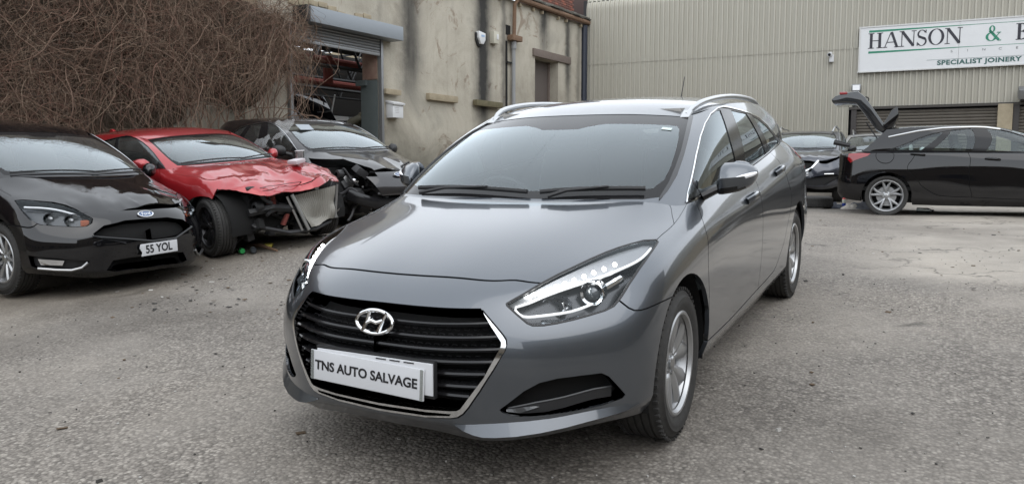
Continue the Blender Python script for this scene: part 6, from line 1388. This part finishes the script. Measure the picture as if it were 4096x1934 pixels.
# ---------- small things lying about ----------
def on_ground(x, y, dz=0.): return Vector((x, y, ground_z(x, y)+dz))
RND = random.Random(17)
def drink_can(name, label, x, y, rz, body, band):
    root = thing(name, label, 'can', Matrix.Translation(on_ground(x, y, .035)) @ Matrix.Rotation(rz, 4, 'Z')); prof = [(0, -.08), (.022, -.08), (.033, -.07), (.033, .07), (.025, .082), (0, .08)]
    MB().lathe(prof, 20, 'x').build('can_body', body, root, smooth=True, angle=50); MB().lathe([(.0335, -.03), (.0335, .035)], 20, 'x').build('can_band', band, root, smooth=True)
drink_can('drink_can', 'crushed green drink can lying by the red coupe\'s front wheel', -2.97, -5.02, R_(62), mat('green can print', (.05, .42, .12), .25, .5), mat('dark can print', (.03, .05, .03), .3, .3))
drink_can('spray_can', 'dark blue spray can lying beside the green drink can', -3.04, -4.90, R_(50), mat('dark label', (.03, .035, .04), .35), mat('grey label', (.18, .19, .18), .4))
tag(MB().tube([on_ground(-3.33, -5.30, .03), on_ground(-3.25, -5.0, .045), on_ground(-3.147, -4.645, .02)], [.018, .022, .012], 6).build('rusty_bar', M['rust'], smooth=True), 'thin rusty bar lying under the red coupe\'s missing bumper', 'bar')
tag(MB().box(on_ground(-3.36, -5.0, .03), (.2, .09, .03), Matrix.Rotation(R_(40), 3, 'Z')).build('yellow_scrap', mat('yellow plastic', (.5, .42, .06), .5), bevel=.006), 'scrap of yellow plastic lying beside the rusty bar', 'scrap')
# clear beaker and paper on the red bonnet
CP = euler_frame(-3.564, -5.133, .225, 85.55, -.55, 4.9); bk = thing('beaker', 'clear plastic beaker standing on the red crumpled bonnet', 'beaker', CP @ Matrix.Translation((.12, .42, .945)))
MB().lathe([(.05, 0), (.055, .13), (.052, .13), (.047, .004), (0, .004)], 24, 'z').build('beaker_wall', glass('clear beaker', (.86, .8, .82), .05, .12), bk, smooth=True); MB().lathe([(.056, .127), (.058, .131), (.055, .134)], 24, 'z').build('beaker_rim', M['lamp_white'], bk, smooth=True)
tag(MB().box((0, 0, 0), (.16, .15, .05), Matrix.Rotation(R_(8), 3, 'X')).build('paper_wad', mat('white paper', (.5, .46, .48), .8), bevel=.015), 'white paper wad on the red bonnet in front of the beaker', 'paper').matrix_world = CP @ Matrix.Translation((.16, .32, .955))
# tyre lying flat in front of the crossover
ty = thing('flat_lying_tyre', 'worn tyre lying flat on the ground in front of the dark crossover', 'tyre', Matrix.Translation(on_ground(-12.45, -.30, .11)))
pr = [(.21, -.09), (.24, -.105), (.29, -.10), (.315, -.075), (.32, -.05), (.312, -.045), (.312, -.035), (.32, -.03), (.32, .03), (.312, .035), (.312, .045), (.32, .05), (.315, .075), (.29, .10), (.24, .105), (.21, .09)]
MB().lathe(pr, 48, 'z').build('tyre_carcass', M['rubber'], ty, smooth=True, angle=40)
for k in range(40):
    a = 2*math.pi*k/40; MB().box((math.cos(a)*.316, math.sin(a)*.316, 0), (.014, .02, .15), Matrix.Rotation(a, 3, 'Z')).build('tread_block', M['rubber'], ty)
sp = thing('aerosol_can', 'blue and white aerosol can standing by the side-on hatchback\'s rear bumper', 'can', Matrix.Translation(on_ground(-12.55, .20)))
MB().lathe([(0, 0), (.033, 0), (.033, .10)], 20, 'z').build('can_body', mat('blue aerosol', (.03, .06, .28), .3), sp, smooth=True); MB().lathe([(.0332, .10), (.0332, .17)], 20, 'z').build('can_label', mat('white aerosol', (.6, .6, .5), .3), sp, smooth=True); MB().lathe([(.033, .17), (.022, .19), (.012, .195), (.012, .23), (0, .23)], 16, 'z').build('can_cap', mat('red aerosol cap', (.5, .03, .03), .4), sp, smooth=True)
def rag(name, label, x, y, sx, sy, h, m, seed):
    V, n = [], 14
    for i in range(n+1):
        for j in range(n+1):
            a, b = i/n-.5, j/n-.5; q = Vector((a*4+seed, b*4, seed)); r = 1+.3*mnoise.noise(q*1.5); V.append((x+a*sx*r, y+b*sy*r, ground_z(x, y)+.008+max(0, h*(.5+.9*mnoise.noise(q*1.4)))*max(0, 1-(2*a)**2)*max(0, 1-(2*b)**2)))
    tag(mesh_obj(name, V, [(i*(n+1)+j, (i+1)*(n+1)+j, (i+1)*(n+1)+j+1, i*(n+1)+j+1) for i in range(n) for j in range(n)], m), label, 'rag')
rag('rag', 'grey rag on the ground behind the side-on hatchback', -12.35, .55, .5, .6, .16, mat('grey cloth', (.13, .135, .15), .95), 3)
rag('rag', 'pale crumpled rag beside the side-on hatchback\'s rear wheel', -12.2, .36, .3, .35, .14, mat('pale cloth', (.42, .39, .35), .95), 8)
rag('rag', 'dark blue rag next to the flat tyre', -12.6, .05, .5, .45, .13, mat('dark cloth', (.05, .055, .07), .95), 5)
bt = thing('plastic_bottle', 'clear plastic bottle lying by the side-on hatchback\'s rear wheel', 'bottle', Matrix.Translation(on_ground(-11.6, 1.55, .045)) @ Matrix.Rotation(R_(70), 4, 'Z'))
MB().lathe([(0, -.12), (.04, -.12), (.042, .05), (.02, .10), (.015, .12)], 16, 'x').build('bottle_body', glass('bottle plastic', (.8, .84, .85), .1, .1), bt, smooth=True); MB().lathe([(.017, .115), (.017, .14), (0, .14)], 12, 'x').build('bottle_cap', M['black'], bt, smooth=True)
# scraps of leaf and grit under the cars
def litter():
    m = MB(); rnd = random.Random(23)
    for k in range(420):
        if k < 250: x, y = rnd.uniform(-4.4, -.6), rnd.uniform(-5.6, -2.4)
        else: x, y = rnd.uniform(-9, 1.5), rnd.uniform(-3, 5)
        s = rnd.uniform(.008, .028); m.box(on_ground(x, y, .004), (s*rnd.uniform(.8, 2), s, .003), Matrix.Rotation(rnd.uniform(0, 6.3), 3, 'Z') @ Matrix.Rotation(rnd.uniform(-.4, .4), 3, 'X'), m=rnd.choices((0, 1, 2), (.5, .35, .15))[0])
    tag(m.build('leaf_litter', None, mats=[mat('dead leaf', (.09, .06, .035), .9), mat('dark scrap', (.03, .028, .026), .9), mat('pale scrap', (.5, .49, .46), .8)]), 'dead leaves and small scraps strewn over the yard', 'litter', kind='stuff')
litter()
# ---------- mechanic and cars inside the workshop ----------
def build_person():
    root = thing('person', 'person in a dark olive hooded jacket bending over inside the workshop doorway', 'person', MAT_L @ Matrix.Translation((7.9, -3.0, 1.1)))
    J = {'pelvis': (0, 0, .95, .15), 'belly': (-.10, 0, 1.12, .16), 'chest': (-.27, .0, 1.30, .18), 'neck': (-.40, .02, 1.38, .075), 'head': (-.50, .02, 1.40, .10), 'crown': (-.58, .02, 1.42, .08),
         'hipL': (.0, .10, .90, .11), 'kneeL': (-.06, .11, .50, .075), 'ankL': (.04, .11, .10, .05), 'toeL': (-.12, .11, .05, .045), 'hipR': (.0, -.10, .90, .11), 'kneeR': (-.03, -.11, .50, .075), 'ankR': (.08, -.11, .10, .05), 'toeR': (-.08, -.11, .05, .045),
         'shL': (-.29, .19, 1.28, .085), 'elL': (-.42, .26, 1.03, .06), 'wrL': (-.58, .20, .95, .042), 'haL': (-.66, .18, .94, .04), 'shR': (-.29, -.19, 1.28, .085), 'elR': (-.40, -.27, 1.03, .06), 'wrR': (-.56, -.20, .97, .042), 'haR': (-.64, -.18, .96, .04)}
    E = ['pelvis belly', 'belly chest', 'chest neck', 'neck head', 'head crown', 'pelvis hipL', 'hipL kneeL', 'kneeL ankL', 'ankL toeL', 'pelvis hipR', 'hipR kneeR', 'kneeR ankR', 'ankR toeR', 'chest shL', 'shL elL', 'elL wrL', 'wrL haL', 'chest shR', 'shR elR', 'elR wrR', 'wrR haR']
    ix = {k: i for i, k in enumerate(J)}; me = bpy.data.meshes.new('body'); me.from_pydata([v[:3] for v in J.values()], [tuple(ix[a] for a in e.split()) for e in E], [])
    o = bpy.data.objects.new('body', me); link(o, root); sk = o.modifiers.new('skin', 'SKIN'); o.modifiers.new('sub', 'SUBSURF').levels = 2; o.modifiers['sub'].render_levels = 2
    for i, v in enumerate(J.values()): me.skin_vertices[0].data[i].radius = (v[3], v[3])
    me.skin_vertices[0].data[0].use_root = True; me.materials.append(mat('dark olive jacket', (.05, .045, .028), .95))
    MB().lathe([(0, .12), (.07, .10), (.115, .03), (.12, -.05), (.08, -.11)], 16, 'x', (-.50, .02, 1.41)).build('hood', mat('olive hood', (.06, .05, .03), .95), root, smooth=True)
    for s in (1, -1):
        for f in range(4): MB().tube([(-.66, s*.18+(f-1.5)*.02, .94), (-.71, s*.18+(f-1.5)*.022, .925), (-.74, s*.18+(f-1.5)*.02, .895)], [.01, .009, .007], 6).build('finger', mat('skin tone %d%d' % (s, f), (.42, .27, .2), .6), root, smooth=True)
        MB().tube([(-.65, s*.15, .94), (-.69, s*.125, .92)], [.011, .008], 6).build('thumb', mat('thumb tone %d' % s, (.42, .27, .2), .6), root, smooth=True)
build_person()
def workshop_car():
    root = thing('parked_car', 'dark car standing inside the workshop behind the person', 'car', MAT_L @ Matrix.Translation((6.0, -4.2, 1.1)) @ Matrix.Rotation(R_(60), 4, 'Z'))
    S = SHAPES['hatch']; shell(root, S, M['paint_black'], HL, (), arches=((0, .335, .37), (-2.648, .335, .37)), step=.06); four_wheels(root, 2.648, .775, .325, .222, .215, 'spoke10')
workshop_car()
def open_bonnet():
    root = thing('raised_bonnet', 'dark raised car bonnet with its prop just inside the shutter', 'bonnet', MAT_L @ Matrix.Translation((10.5, -1.6, 1.1)))
    MB().box((0, 0, 1.35), (1.1, .05, .8), Matrix.Rotation(R_(35), 3, 'X')).build('bonnet_panel', M['paint_black'], root, bevel=.02); MB().tube([(-.5, .2, 1.7), (-.62, -.1, 1.1)], .02, 6).build('prop_stay', M['white_box'], root); MB().box((0, -.5, .5), (1.5, 1., .9)).build('engine_bay', M['void'], root, bevel=.03)
open_bonnet()
# ---------- put the cars in place ----------
RCW = Matrix(((.99754, -.00016, .07014, 0), (0, 1, .00227, 0), (-.07014, -.00227, .99753, 0), (0, 0, 0, 1)))
build_estate(RCW)
build_black_hatch(); build_red_coupe(); build_grey_hatch(); build_crossover(); build_pale_car(); build_side_hatch()
